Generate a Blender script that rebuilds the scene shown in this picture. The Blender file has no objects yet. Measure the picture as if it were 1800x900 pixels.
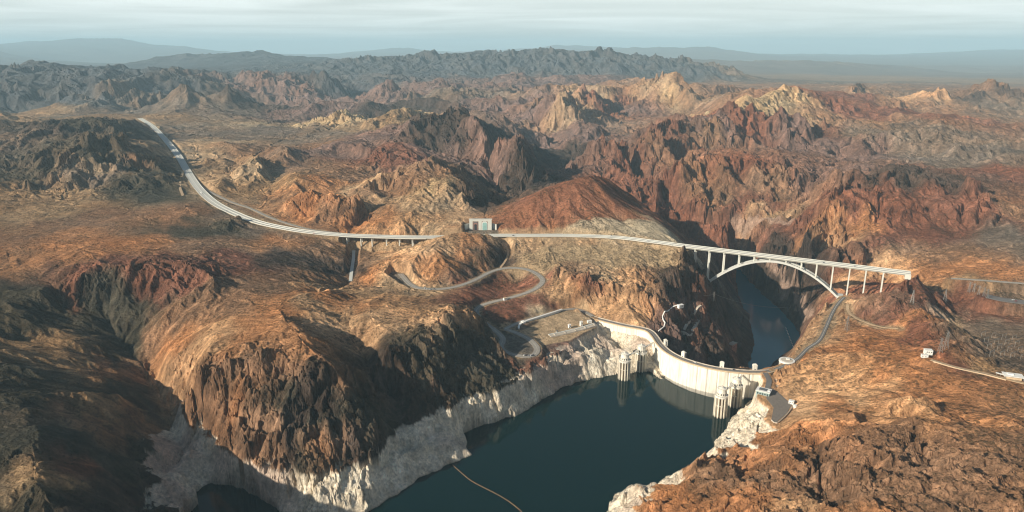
import bpy, bmesh, math, random, os
import numpy as np
from concurrent.futures import ThreadPoolExecutor
from mathutils import Vector, Matrix
f4 = np.float32
sc = bpy.context.scene
COL = sc.collection
random.seed(7)
Q = 1.0      # terrain step, 1 = full quality

# ------------------------------------------------------------------ survey: camera station and projection helper
FPX, CAMH = 1250.0, 620.0
TILT = math.atan((450 - 85) / FPX)
ct, st = math.cos(TILT), math.sin(TILT)
def W(px, py, z):
    u, v = px - 900.0, py - 450.0
    t = (CAMH - z) / (FPX * st + v * ct)
    return (u * t, (FPX * ct - v * st) * t, z)
def D(px, py, y):                          # point on the sight line at ground distance y
    u, v = px - 900.0, py - 450.0
    t = y / (FPX * ct - v * st)
    return (u * t, y, CAMH - (FPX * st + v * ct) * t)
def PP(x, y, z):
    dz = z - CAMH
    dep = y * ct - dz * st
    return 900 + FPX * x / dep, 450 - FPX * (y * st + dz * ct) / dep

SUN_EL = math.radians(24)
SUN_AZ = math.radians(-120)                # clockwise from +Y (view direction): from the left, a little behind
SUN_DIR = Vector((math.sin(SUN_AZ) * math.cos(SUN_EL), math.cos(SUN_AZ) * math.cos(SUN_EL), math.sin(SUN_EL)))

# ------------------------------------------------------------------ noise
def par(fn, n, *arrs):
    """run fn on row chunks in threads"""
    idx = np.array_split(np.arange(arrs[0].shape[0]), n)
    with ThreadPoolExecutor(4) as ex:
        res = list(ex.map(lambda ii: fn(*[a[ii[0]:ii[-1] + 1] for a in arrs]), [i for i in idx if len(i)]))
    if isinstance(res[0], tuple):
        return tuple(np.concatenate([r[k] for r in res]) for k in range(len(res[0])))
    return np.concatenate(res)
def hsh(ix, iy, s):
    h = (ix.astype(np.int64) * 374761393 + iy.astype(np.int64) * 668265263 + s * 1442695041) & 0xffffffff
    h = ((h ^ (h >> 13)) * 1274126177) & 0xffffffff
    return (h ^ (h >> 16)) & 0xffffffff
def perlin(x, y, s=0):
    xi = np.floor(x); yi = np.floor(y)
    fx = (x - xi).astype(f4); fy = (y - yi).astype(f4)
    xi = xi.astype(np.int64); yi = yi.astype(np.int64)
    ux = fx * fx * fx * (fx * (fx * 6 - 15) + 10); uy = fy * fy * fy * (fy * (fy * 6 - 15) + 10)
    def g(ix, iy, dx, dy):
        a = (hsh(ix, iy, s) & 1023).astype(f4) * f4(2 * math.pi / 1024)
        return np.cos(a) * dx + np.sin(a) * dy
    n00 = g(xi, yi, fx, fy); n10 = g(xi + 1, yi, fx - 1, fy)
    n01 = g(xi, yi + 1, fx, fy - 1); n11 = g(xi + 1, yi + 1, fx - 1, fy - 1)
    return (1.5 * ((n00 * (1 - ux) + n10 * ux) * (1 - uy) + (n01 * (1 - ux) + n11 * ux) * uy)).astype(f4)
def fbm(x, y, wl, oc, s=0, gain=.5, sp=None):
    t = np.zeros(x.shape, f4); a = 1.0
    for k in range(oc):
        n = perlin(x / wl, y / wl, s + k) * a
        if sp is not None: n *= np.clip(wl / sp * .5 - .6, 0, 1)
        t += n; a *= gain; wl *= .5
    return t
def ridged(x, y, wl, oc, s=0, gain=.5, sp=None):
    t = np.zeros(x.shape, f4); a = 1.0; w = np.ones(x.shape, f4)
    for k in range(oc):
        n = 1 - np.abs(perlin(x / wl, y / wl, s + k)) * 1.6
        n = np.clip(n, 0, 1) ** 2 * w
        w = np.clip(n * 1.6, 0, 1)
        m = (n - .45) * a
        if sp is not None: m *= np.clip(wl / sp * .5 - .6, 0, 1)
        t += m; a *= gain; wl *= .5
    return t
def erode_oct(px, py, dx, dy, s):
    xi = np.floor(px); yi = np.floor(py); fx = (px - xi).astype(f4); fy = (py - yi).astype(f4)
    xi = xi.astype(np.int64); yi = yi.astype(np.int64)
    C = np.zeros(px.shape, f4); S = np.zeros(px.shape, f4); Wt = np.zeros(px.shape, f4) + 1e-6
    for i in (-1, 0, 1):
        for j in (-1, 0, 1):
            h = hsh(xi + i, yi + j, s)
            ox = (h & 1023).astype(f4) / 1023 ; oy = ((h >> 10) & 1023).astype(f4) / 1023
            ax = fx - i - ox; ay = fy - j - oy
            w = np.exp(-2.6 * (ax * ax + ay * ay))
            ph = (ax * dx + ay * dy) * f4(2 * math.pi)
            C += np.cos(ph) * w; S += np.sin(ph) * w; Wt += w
    return C / Wt, S / Wt

def worley(px, py, s, dx, dy, st_=1.0):
    """random value of the nearest cell and distance to the cell border; cells stretched along (dx, dy)"""
    xi = np.floor(px); yi = np.floor(py); fx = (px - xi).astype(f4); fy = (py - yi).astype(f4)
    xi = xi.astype(np.int64); yi = yi.astype(np.int64)
    F1 = np.full(px.shape, 9, f4); F2 = np.full(px.shape, 9, f4); V = np.zeros(px.shape, f4)
    for i in (-1, 0, 1):
        for j in (-1, 0, 1):
            h = hsh(xi + i, yi + j, s)
            ax = fx - i - (h & 1023).astype(f4) / 1023; ay = fy - j - ((h >> 10) & 1023).astype(f4) / 1023
            v = ((h >> 20) & 1023).astype(f4) / 1023 - .5
            d = ax * ax + ay * ay
            m = d < F1
            F2 = np.where(m, F1, np.minimum(F2, d)); V = np.where(m, v + .9 * (ax * (v * 2.3) + ay * np.sin(v * 40)), V); F1 = np.where(m, d, F1)
    return V, np.sqrt(F2) - np.sqrt(F1)
def smooth(a, b, x):
    t = np.clip((x - a) / (b - a), 0, 1)
    return t * t * (3 - 2 * t)

# ------------------------------------------------------------------ landform survey: ridges, valleys, rims (image x, image y, height)
def ws(l): return [W(*p) for p in l]
def ds(y, l): return [D(p[0], p[1], (p[2] if len(p) > 2 else y)) for p in l]

LAKE_Z, RIV_Z = 0.0, -125.0
SHORE_IMG = [(345,866),(372,850),(405,853),(440,868),(475,888),(500,905),(570,912),(640,903),(668,888),(700,866),(738,838),(788,817),(829,800),
    (820,785),(814,763),(850,746),(905,731),(950,706),(985,682),(1030,668),(1084,659),(1120,655)]
DAM_IMG = [(1120,655),(1142,652),(1152,660),(1175,675),(1200,687),(1235,698),(1270,705),(1310,705),(1330,697)]
SHORE2_IMG = [(1330,697),(1318,706),(1300,722),(1284,742),(1268,762),(1256,782),(1249,798),(1236,806),(1214,815),(1200,828),(1180,836),(1164,850),
    (1150,856),(1118,850),(1098,856),(1082,874),(1068,905)]
lake_poly = [W(x, y, 0)[:2] for x, y in SHORE_IMG + DAM_IMG[1:] + SHORE2_IMG[1:]]
lake_poly += [(100, 800), (60, 650), (-60, 500), (-330, 520), (-420, 760)]
lake_poly += [W(330, 905, 0)[:2], W(348, 885, 0)[:2]]
RIVL_IMG = [(1315,645),(1322,618),(1325,600),(1322,578),(1316,558),(1302,532),(1292,508),(1284,488),(1262,470)]
RIVR_IMG = [(1350,648),(1372,628),(1392,615),(1406,600),(1408,590),(1392,566),(1368,540),(1343,520),(1320,497),(1302,474)]
rivl = [W(x, y, RIV_Z)[:2] for x, y in RIVL_IMG]; rivr = [W(x, y, RIV_Z)[:2] for x, y in RIVR_IMG]
rivl = [(405, 1335), (470, 1420), (540, 1500)] + rivl + [(440, 2420)]
rivr = [(500, 1300), (560, 1400), (620, 1500)] + rivr + [(560, 2460)]
river_poly = rivl + rivr[::-1]

CREST_IMG = [(1028,553),(1040,557),(1070,565),(1100,572),(1128,577),(1142,582),(1151,591),(1160,604),(1175,618),(1200,631),(1235,642),(1270,649),(1310,653),(1345,653),(1362,649)]
CREST_Z = 50.0
crest = [W(x, y, CREST_Z) for x, y in CREST_IMG]

L = []   # (points, roughness 0..1.5)
def add(k, pts): L.append((pts, k))
# --- lake and river beds
add(.5, [(x, y, 0) for x, y in [W(a, b, 0)[:2] for a, b in SHORE_IMG]])
add(.5, [(x, y, 0) for x, y in [W(a, b, 0)[:2] for a, b in SHORE2_IMG]])
add(.4, [(x, y, RIV_Z) for x, y in rivl]); add(.4, [(x, y, RIV_Z) for x, y in rivr])
# --- canyon and dam abutments
add(.3, ws([(1040,553,52),(1070,560,52),(1100,566,52),(1128,571,52),(1146,576,50),(1156,586,46)]))
add(.9, ws([(980,470,112),(1010,488,104),(1060,498,98),(1100,510,92),(1140,512,88),(1165,505,88),(1188,475,108)]))
add(.8, ws([(1188,475,108),(1198,450,126),(1196,434,134)]))
add(.9, ws([(1158,560,52),(1175,538,58),(1205,515,62),(1235,502,60),(1252,499,52),(1262,505,30)]))
add(.9, ws([(1160,600,34),(1180,618,10),(1230,633,-20),(1290,640,-70)]))
add(.6, ws([(1356,652,50),(1372,642,52),(1392,628,52),(1408,606,50),(1420,585,52),(1432,562,56),(1450,540,60),(1468,524,66),(1480,519,67)]))
add(.6, ws([(1480,519,67),(1500,520,70),(1525,519,71),(1552,513,77),(1575,505,95),(1596,486,134),(1615,478,140)]))
add(.3, ws([(1593,482,137),(1612,482,138),(1640,488,133),(1668,494,126)]))
add(.3, ws([(1600,492,126),(1625,498,120),(1650,503,112)]))
add(.9, ws([(1430,548,-50),(1412,520,-60),(1392,500,-50),(1370,480,-40),(1345,462,-25)]))
add(.9, ws([(1500,492,10),(1450,478,-15),(1400,455,0),(1340,432,15),(1285,424,22),(1240,412,30)]))
add(.6, ws([(1560,498,30),(1530,480,50),(1480,460,60),(1440,448,60)]))
add(.6, ws([(1400,385,70),(1330,384,75),(1270,395,70),(1200,385,40)]))
# plateau under the highway, left of the bridge
add(.35, ws([(865,414,137),(930,415,137),(1000,415,137),(1080,418,137),(1150,426,136),(1192,432,135)]))
add(.45, ws([(900,440,120),(960,440,122),(1020,448,120),(1090,450,120),(1160,452,122)]))
# bridge hill
add(.28, ws([(865,384,158),(900,364,182),(930,346,206),(965,330,226),(1000,313,244),(1026,303,256),(1046,304,256),(1056,322,236),(1076,346,200),(1108,368,172),(1150,384,154),(1180,412,138)]))
add(.3, ws([(1100,395,152),(1140,398,148)]))
add(.35, ws([(1062,309,236),(1088,328,196),(1112,346,162),(1140,364,136),(1172,384,104),(1205,418,70)]))
add(.8, ws([(1230,440,0),(1205,395,20),(1165,350,60),(1120,330,100),(1060,296,120),(1000,300,130),(940,330,120),(880,362,130),(840,372,130)]))
# knob hill in front of the highway
add(.35, ws([(757,419,146),(800,409,158),(832,404,164),(858,412,156),(874,425,140),(884,445,112)]))
add(.5, ws([(620,498,92),(660,506,90),(720,510,92),(765,512,92),(800,500,93),(850,476,94),(888,462,96),(905,450,104)]))
add(.4, ws([(640,470,108),(700,452,124),(760,440,138)]))
# valley under the viaduct
add(.5, ws([(596,424,118),(625,440,98),(655,442,98),(700,440,106),(740,426,124)]))
add(.5, ws([(560,470,118),(615,480,92),(612,500,90),(560,520,120)]))
# highway
HWY = [(246,208,200),(268,222,194),(292,247,185),(312,272,176),(323,290,171),(336,312,166),(352,334,161),(378,357,157),(415,376,152),(455,391,147),(500,401,144),(545,408,141),(600,413,139),(680,416,138),(757,417,138),(865,414,138),(930,414,138),(1000,414,138),(1080,417,138),(1150,425,138),(1195,431,138)]
add(.25, ws(HWY[:14]))
# old road loops, spillway terrace
add(.2, ws([(860,480,92),(890,471,95),(925,474,95),(948,484,92),(955,497,88),(930,512,82),(880,528,76),(842,540,73),(845,560,68),(875,582,64)]))
add(.15, ws([(880,600,60),(895,618,57),(930,624,56),(940,610,57),(905,588,60)]))
add(.15, ws([(912,580,58),(985,548,58),(1030,552,54),(1000,590,51),(950,600,51)]))
add(.2, ws([(870,520,48+22),(900,500,66),(920,495,64)]))
add(.3, ws([(1030,582,46),(1000,602,49),(960,620,50)]))
add(.5, ws([(1034,572,42),(1068,592,22),(1090,614,5),(1105,640,0)]))
add(.7, ws([(1005,640,24),(1050,625,16)]))
add(.2, ws([(975,520,78),(985,510,88)]))
add(.7, ws([(1370,653,56),(1393,647,66),(1410,632,70),(1424,615,70),(1434,602,68)]))
# massif between the old road and the lake
add(.9, ws([(655,655,104),(690,622,120),(740,586,130),(800,549,132),(832,546,118),(848,560,95),(866,600,74),(885,635,60)]))
add(.6, ws([(745,735,48),(765,722,48),(830,706,48),(900,672,48),(960,640,48),(1000,612,48)]))
add(.45, ws([(572,572,132),(628,616,100),(664,668,72),(718,735,50)]))
add(.5, ws([(500,556,160),(528,592,160),(556,622,154),(590,648,142)]))
add(.3, ws([(640,560,138),(690,590,128)]))
add(.3, ws([(640,530,140),(700,535,128),(770,530,110),(820,522,92)]))
# front massif
add(.8, ws([(318,688,92),(345,660,128),(390,640,140),(430,630,148),(480,618,152),(535,640,148),(582,644,146),(604,668,136),(616,700,110),(660,760,70)]))
add(.9, ws([(650,812,50),(600,826,48),(540,832,48),(490,834,48),(455,822,48),(420,805,48),(385,775,48),(350,745,48),(325,715,48),(305,690,48)]))
add(.3, ws([(360,600,144),(440,560,150),(520,520,150),(580,505,140)]))
add(.45, ws([(290,640,90),(330,590,118),(380,550,140)]))
# gully left
add(.4, ws([(340,850,3),(322,800,10),(302,745,20),(286,695,34),(262,662,48),(236,640,66),(205,600,88),(190,560,108)]))
add(.6, ws([(252,905,48),(262,860,48),(272,800,48),(250,745,46),(256,715,48)]))
add(.5, ws([(215,700,92),(150,690,112),(120,740,120),(160,800,118),(200,870,100)]))
add(.5, ws([(20,640,140),(60,760,150),(70,860,160),(150,905,130)]))
add(.4, ws([(0,605,128),(70,600,118),(130,608,112),(110,650,110),(140,665,100),(200,668,84)]))
add(.7, ws([(120,500,165),(150,475,184),(180,462,190),(230,472,184),(262,458,188),(330,464,180),(385,500,160)]))
add(.5, ws([(110,540,128),(180,535,130),(240,520,136),(320,540,136)]))
add(.5, ws([(0,540,160),(60,520,160),(100,500,158)]))
add(.35, ws([(0,450,175),(100,430,178),(200,420,172),(300,410,162),(400,405,152),(500,420,138)]))
add(.35, ws([(0,380,165),(150,370,165),(280,350,160),(340,345,160)]))
add(.5, ws([(400,383,158),(418,378,160),(430,390,152)]))
add(.4, ws([(470,430,142),(540,425,138),(585,432,126)]))
# shoulder outside the frame that shades the lower left
add(.6, [(-860,280,320),(-880,400,340),(-900,480,280),(-900,560,290),(-930,650,200),(-960,780,190),(-1150,900,250),(-1500,1100,240)])
add(.4, [(-420,420,120),(-500,560,130)])
# --- right bank
add(.7, ws([(1490,532,80),(1520,528,96),(1560,526,108),(1600,540,112),(1640,570,116),(1670,600,118),(1700,628,116),(1740,648,114)]))
add(.5, ws([(1500,560,66),(1560,578,82),(1620,600,100)]))
add(.5, ws([(1640,540,60),(1680,575,62),(1730,600,64),(1800,620,70),(1830,660,90)]))
add(.4, ws([(1640,500,80),(1700,500,92),(1800,502,96)]))
add(.4, ws([(1660,540,56),(1740,545,64),(1830,550,70)]))
add(.5, ws([(1590,520,64),(1640,520,62)]))
add(.5, ws([(1400,655,62),(1450,640,78),(1520,630,92),(1600,650,106),(1700,670,116),(1800,690,120)]))
add(.4, ws([(1400,700,56),(1470,690,74),(1560,700,96),(1680,710,108),(1800,735,112)]))
add(.15, ws([(1350,690,51),(1372,700,51),(1395,712,51),(1378,735,51),(1362,748,51)]))
add(.4, ws([(1395,745,62),(1440,722,74),(1480,722,82),(1540,735,98),(1600,735,104)]))
add(.6, ws([(1560,712,118),(1600,704,122),(1640,712,118)]))
# near right hill
add(.6, ws([(1292,796,46),(1330,782,47),(1362,764,50),(1384,756,60),(1405,746,84),(1450,738,104),(1520,738,120),(1600,745,130),(1700,752,138),(1830,765,144)]))
add(.95, ws([(1262,835,74),(1310,835,84),(1400,820,104),(1550,820,136),(1700,830,150),(1850,840,158)]))
add(.8, ws([(1420,770,84),(1440,800,88),(1430,840,96),(1460,890,110)]))
add(.8, ws([(1600,770,112),(1620,800,118),(1660,850,128)]))
add(.8, ws([(1500,790,120),(1530,850,142)]))
add(.8, ws([(1130,910,50),(1250,905,84),(1400,905,120),(1600,905,150),(1850,905,170)]))
add(.5, [(250,520,90),(500,480,160),(700,450,190)])
add(.6, ws([(1292,752,14),(1318,738,30),(1346,722,40)]))
add(.6, ws([(1262,772,6),(1300,768,24),(1340,752,38)]))
add(.6, ws([(1275,796,50),(1246,805,58),(1226,817,64),(1216,832,66),(1218,852,68)]))
add(.6, ws([(1098,857,34),(1128,853,46),(1160,862,54),(1200,864,62)]))
add(.5, ws([(1085,885,30),(1100,905,40)]))
# --- middle distance
add(.9, ws([(20,306,190),(60,275,225),(100,256,262),(160,238,300),(215,262,262),(250,285,215),(300,318,170)]))
add(.7, ws([(60,335,165),(150,330,170),(230,335,165)]))
add(.8, ws([(40,238,255),(100,218,290),(150,212,300),(210,214,280),(235,228,220)]))
add(.4, ws([(0,205,140),(100,198,140),(200,196,150),(260,200,180)]))
add(.4, ws([(300,232,170),(400,240,165),(480,245,160),(560,250,150)]))
for k_, pl in ((.55,[(362,264,172),(395,248,205),(432,258,178)]),(.5,[(350,292,176),(375,276,202),(402,286,176)]),(.6,[(372,334,166),(382,308,188),(402,318,170)]),
    (.75,[(408,308,172),(432,288,205),(444,262,225),(462,290,200),(478,316,168)]),(.7,[(465,286,175),(486,254,222),(512,262,210),(534,278,175)]),
    (.65,[(488,336,165),(518,303,205),(560,306,200),(592,330,165)]),(.6,[(616,352,165),(640,324,205),(672,334,190),(690,352,160)]),
    (.6,[(300,372,168),(330,360,180),(352,372,165)]),(.6,[(392,402,158),(406,380,180),(426,396,158)]),(.6,[(555,262,190),(580,244,230),(622,250,215),(650,262,185)]),
    (.6,[(655,262,190),(690,246,235),(735,258,195)])):
    add(k_ * .62, ws(pl))
for pl in ([(338,268,168),(352,300,166),(362,340,160),(400,350,154)],[(400,272,164),(424,275,160),(404,300,160),(412,335,154),(440,345,152)],[(450,250,168),(455,290,158),(482,330,154),(500,295,160),(545,285,160)],
    [(480,345,152),(505,352,152),(600,338,158)],[(540,235,175),(545,262,170),(600,275,165),(650,280,165)],[(440,225,170),(520,228,172),(640,230,180)],[(480,375,146),(520,385,143),(560,395,140)]):
    add(.4, ws(pl))
add(.5, ws([(360,290,165),(430,330,160),(480,345,150),(450,372,148)]))
add(.7, ws([(500,362,168),(540,344,200),(580,342,206),(625,352,195),(640,372,160)]))
add(.6, ws([(560,392,142),(600,398,135),(650,394,130)]))
add(.5, ws([(650,400,140),(680,382,165),(740,372,172),(800,372,165),(830,382,160),(865,386,157)]))
add(.8, ws([(640,320,190),(690,298,225),(750,283,250),(790,292,240),(810,322,205),(845,355,160)]))
add(.7, ws([(640,345,150),(700,340,140),(650,300,150),(600,300,160)]))
add(.7, ws([(880,345,110),(860,310,105),(900,285,80),(960,330,70)]))
add(.9, ws([(540,215,190),(575,190,270),(600,183,290),(630,200,240),(650,222,180)]))
add(.9, ws([(700,232,240),(760,210,290),(800,194,320),(830,215,280),(870,238,270),(905,248,260),(935,250,250)]))
add(1., ws([(905,248,260),(915,275,230),(930,305,190),(960,318,140)]))
add(.7, ws([(960,245,80),(1010,275,40),(1015,300,20),(990,318,20),(1060,310,10),(1120,345,-20),(1180,395,-60)]))
add(.6, ws([(700,262,180),(780,270,160),(840,285,140)]))
add(.8, ws([(620,265,190),(680,270,200)]))
# beyond the gorge, right
add(1.1, ws([(1030,290,90),(1060,268,170),(1100,250,210),(1150,235,235),(1200,226,250),(1260,215,265),(1300,200,300),(1345,215,262),(1385,205,285),(1420,228,245)]))
add(1.1, ws([(1050,330,80),(1090,300,160),(1140,305,165),(1200,300,170),(1240,288,185),(1290,281,200),(1350,284,200),(1385,312,170)]))
add(.8, ws([(1150,372,60),(1220,372,60),(1300,372,70),(1380,372,80),(1430,360,100)]))
add(.8, ws([(1120,290,120),(1200,275,140),(1300,262,160),(1400,262,170),(1470,285,150)]))
add(.8, ws([(1400,432,80),(1440,380,130),(1475,335,185),(1500,308,215),(1520,330,190),(1540,390,120)]))
add(1., ws([(1540,345,180),(1570,305,215),(1605,296,225),(1645,322,195),(1690,332,190),(1720,355,170),(1745,388,130)]))
add(.6, ws([(1460,440,75),(1540,432,85),(1640,440,95),(1750,440,105),(1800,460,110)]))
add(.5, ws([(1600,400,115),(1680,405,110),(1800,400,130)]))
add(.6, ws([(1480,280,150),(1560,270,160),(1650,280,165),(1760,310,160),(1800,330,170)]))
add(.8, ws([(1450,240,220),(1520,235,235),(1600,232,245),(1680,245,230),(1800,262,210)]))
# --- far country, by distance
add(.9, ds(4700, [(940,222),(965,195),(985,166),(1005,200),(1015,215)]))
add(.6, ds(4500, [(920,235),(980,232),(1040,232)]))
add(1., ds(5300, [(1000,185),(1018,160),(1035,151),(1058,166),(1078,190)]))
add(1., ds(5600, [(1090,172),(1120,158),(1150,146),(1185,150),(1205,165),(1215,190)]))
add(.5, ds(5000, [(1060,205),(1130,200),(1200,200),(1260,195)]))
add(.7, ds(4400, [(1285,198),(1320,183),(1380,172),(1405,168),(1450,180),(1500,200)]))
add(.5, ds(4800, [(1290,180),(1400,158,5600),(1540,190)]))
add(.8, ds(6200, [(1480,168),(1503,151),(1520,165)]))
add(.9, ds(5700, [(1540,178),(1590,172),(1640,162),(1665,185),(1700,172),(1730,150),(1755,150),(1790,172)]))
add(.7, ds(5000, [(1600,205),(1700,205),(1800,200)]))
add(.5, ds(7500, [(1200,165),(1300,162),(1450,160),(1600,158),(1750,160),(1850,160)]))
add(.5, ds(7400, [(900,160),(980,160),(1060,155),(1150,150),(1230,152)]))
add(.4, ds(9300, [(1040,140),(1100,138),(1250,146),(1400,148),(1600,150),(1850,152)]))
add(.25, ds(12500, [(1200,136),(1400,141),(1600,142),(1850,144)]))
add(.9, ds(7000, [(-60,125),(0,122),(50,110),(85,111),(130,123),(200,132),(290,134),(330,140),(370,146)]))
add(.7, ds(5800, [(-60,165),(60,160),(150,158),(240,150),(330,160),(400,170)]))
add(.6, ds(5600, [(0,185),(150,182),(300,180)]))
add(.9, ds(7300, [(400,160),(430,146),(470,143),(530,140),(560,148),(600,175),(640,190)]))
add(.6, ds(6300, [(420,190),(520,195),(620,205),(700,200)]))
add(.5, ds(9500, [(250,130),(400,128),(520,128)]))
add(.9, ds(8300, [(590,150),(650,142),(720,140),(800,150),(860,155)]))
add(.9, ds(6800, [(640,175),(700,160),(760,168),(830,165),(900,175)]))
add(.8, ds(14500, [(225,114),(300,102),(380,96),(455,91),(475,95),(500,99),(560,106)]))
add(.3, ds(12500, [(150,123),(230,120),(400,118)]))
add(1., ds(10500, [(540,118),(600,110),(625,109),(650,105),(680,103),(700,106),(745,99),(772,95),(800,100),(830,98),(870,92),(910,96),(950,90),(1000,92),(1060,90),(1100,98),(1190,105),(1240,115),(1290,130)]))
add(.7, ds(9300, [(560,135),(700,130),(800,128),(900,135),(1000,132),(1100,128)]))
add(.15, ds(17000, [(-60,118),(200,117),(300,115)]))
add(.8, ds(26000, [(-60,92),(0,93),(30,98),(60,106)]))
add(.7, ds(42000, [(-80,80),(0,78),(50,75),(90,71),(140,68),(185,65),(215,68),(260,79),(330,82),(375,91),(430,96)]))
add(.7, ds(46000, [(560,101),(620,92),(700,85),(730,86),(760,92),(830,92),(940,86),(975,79),(1010,81),(1090,84)]))
add(.7, ds(36000, [(1090,90),(1120,84),(1160,84),(1200,85),(1245,83),(1290,91),(1340,97),(1380,100)]))
add(.6, ds(46000, [(1350,98),(1450,95),(1560,98),(1650,92),(1740,88),(1850,87)]))
add(.7, ds(20000, [(1130,108),(1200,104),(1300,108),(1400,108),(1480,110),(1560,120),(1650,124),(1720,132)]))
add(.1, ds(17000, [(1150,124),(1300,126),(1500,130),(1850,132)]))
add(.1, ds(28000, [(100,112),(600,112),(1000,112),(1400,112),(1850,114)]))
add(.1, [(x, math.sqrt(68000**2 - x*x), 40) for x in range(-50000, 50001, 5000)])
add(.5, [(-9000,3000,260),(-4500,1500,240)]); add(.5, [(9000,3000,260),(4500,1500,240),(1500,700,200)])

# ------------------------------------------------------------------ base surface: harmonic surface through the survey lines
TH0, TH1 = math.radians(-60), math.radians(60)
R0, R1 = 330.0, 72000.0
NT, NR = 1024, 1152
def to_grid(x, y):
    th = np.arctan2(x, y); lr = np.log(np.hypot(x, y))
    return (th - TH0) / (TH1 - TH0) * (NT - 1), (lr - math.log(R0)) / (math.log(R1 / R0)) * (NR - 1)
def solve():
    S = np.zeros((NR, NT)); K = np.zeros((NR, NT)); N = np.zeros((NR, NT))
    for pts, k in L:
        for a, b in zip(pts[:-1], pts[1:]):
            ga = np.array(to_grid(a[0], a[1])); gb = np.array(to_grid(b[0], b[1]))
            n = int(max(2, np.abs(gb - ga).max() * 2))
            t = np.linspace(0, 1, n)
            x = a[0] + (b[0] - a[0]) * t; y = a[1] + (b[1] - a[1]) * t; z = a[2] + (b[2] - a[2]) * t
            gx, gy = to_grid(x, y); ix = np.round(gx).astype(int); iy = np.round(gy).astype(int)
            ok = (ix >= 0) & (ix < NT) & (iy >= 0) & (iy < NR)
            np.add.at(S, (iy[ok], ix[ok]), z[ok]); np.add.at(K, (iy[ok], ix[ok]), k); np.add.at(N, (iy[ok], ix[ok]), 1)
    pyr = [(S, K, N)]
    while pyr[-1][0].shape[0] > 12 and pyr[-1][0].shape[1] > 8:
        a = pyr[-1]
        pyr.append(tuple(q.reshape(q.shape[0] // 2, 2, q.shape[1] // 2, 2).sum((1, 3)) for q in a))
        if pyr[-1][0].shape[0] % 2 or pyr[-1][0].shape[1] % 2: break
    u = None
    for S_, K_, N_ in pyr[::-1]:
        m = N_ > 0
        v = np.stack([np.where(m, S_ / np.maximum(N_, 1), 0), np.where(m, K_ / np.maximum(N_, 1), 0)]).astype(f4)
        if u is None: u = np.zeros_like(v) + np.array([100, .5], f4)[:, None, None]
        else: u = np.repeat(np.repeat(u, 2, 1), 2, 2)
        u = np.where(m, v, u)
        for it in range(160 if u.shape[1] < 300 else 70):
            p = np.pad(u, ((0, 0), (1, 1), (1, 1)), mode='edge')
            n = (p[:, 2:, 1:-1] + p[:, :-2, 1:-1] + p[:, 1:-1, 2:] + p[:, 1:-1, :-2]) * f4(.25)
            u = np.where(m, v, n)
    wk = smooth(.62, .25, u[1])[None] * f4(.8)
    for it in range(26):
        p = np.pad(u[:1], ((0, 0), (1, 1), (1, 1)), mode='edge')
        n = (p[:, 2:, 1:-1] + p[:, :-2, 1:-1] + p[:, 1:-1, 2:] + p[:, 1:-1, :-2]) * f4(.25)
        u[:1] += (n - u[:1]) * wk
    for it in range(3):
        p = np.pad(u, ((0, 0), (1, 1), (1, 1)), mode='edge')
        n = (p[:, 2:, 1:-1] + p[:, :-2, 1:-1] + p[:, 1:-1, 2:] + p[:, 1:-1, :-2]) * f4(.25)
        u = u * f4(.4) + n * f4(.6)
    return u
U = solve()
def samp(field, x, y):
    gx, gy = to_grid(x, y)
    gx = np.clip(gx, 0, NT - 1.001); gy = np.clip(gy, 0, NR - 1.001)
    ix = gx.astype(int); iy = gy.astype(int); fx = (gx - ix).astype(f4); fy = (gy - iy).astype(f4)
    return (field[iy, ix] * (1 - fx) + field[iy, ix + 1] * fx) * (1 - fy) + (field[iy + 1, ix] * (1 - fx) + field[iy + 1, ix + 1] * fx) * fy

# ------------------------------------------------------------------ the terrain sheet
def seg(a, b, step): return list(np.arange(a, b, step))
dd = .062 * Q
th = np.radians(np.array(seg(-180, -64, 4) + seg(-64, -45, .4) + seg(-45, 45, dd) + seg(45, 64, .4) + seg(64, 180.1, 4)))
th[0] = -math.pi; th[-1] = math.pi
r = math.log(360.)
lr = [math.log(v) for v in (2, 80, 180, 260, 320)]
while r < math.log(70000):
    lr.append(r)
    R = math.exp(r)
    r += Q * (.0036 if R < 620 else .0021 if R < 3300 else .0026 if R < 11500 else .006)
lr = np.array(lr)
TH, LR = np.meshgrid(th, lr)
RR = np.exp(LR)
X = RR * np.sin(TH); Y = RR * np.cos(TH)
dth = np.gradient(th); dlr = np.gradient(lr)
SP = (RR * np.maximum(np.abs(dlr)[:, None] * 1.0, dth[None, :] * .9)).astype(f4)   # local spacing

def poly_sdf(px, py, poly):
    """signed distance, negative inside"""
    poly = np.array(poly); d = np.full(px.shape, 1e9); ins = np.zeros(px.shape, bool)
    n = len(poly)
    for i in range(n):
        ax, ay = poly[i]; bx, by = poly[(i + 1) % n]
        ex, ey = bx - ax, by - ay
        t = np.clip(((px - ax) * ex + (py - ay) * ey) / (ex * ex + ey * ey + 1e-9), 0, 1)
        d = np.minimum(d, (px - ax - ex * t) ** 2 + (py - ay - ey * t) ** 2)
        c = ((ay > py) != (by > py)) & (px < (bx - ax) * (py - ay) / (by - ay + 1e-12) + ax)
        ins ^= c
    d = np.sqrt(d)
    return np.where(ins, -d, d)
def line_dist(px, py, pts):
    """distance to polyline and height of the nearest point"""
    d = np.full(px.shape, 1e9); z = np.zeros(px.shape)
    for a, b in zip(pts[:-1], pts[1:]):
        ex, ey = b[0] - a[0], b[1] - a[1]
        t = np.clip(((px - a[0]) * ex + (py - a[1]) * ey) / (ex * ex + ey * ey + 1e-9), 0, 1)
        q = (px - a[0] - ex * t) ** 2 + (py - a[1] - ey * t) ** 2
        m = q < d
        d = np.where(m, q, d); z = np.where(m, a[2] + (b[2] - a[2]) * t, z)
    return np.sqrt(d), z


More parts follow.
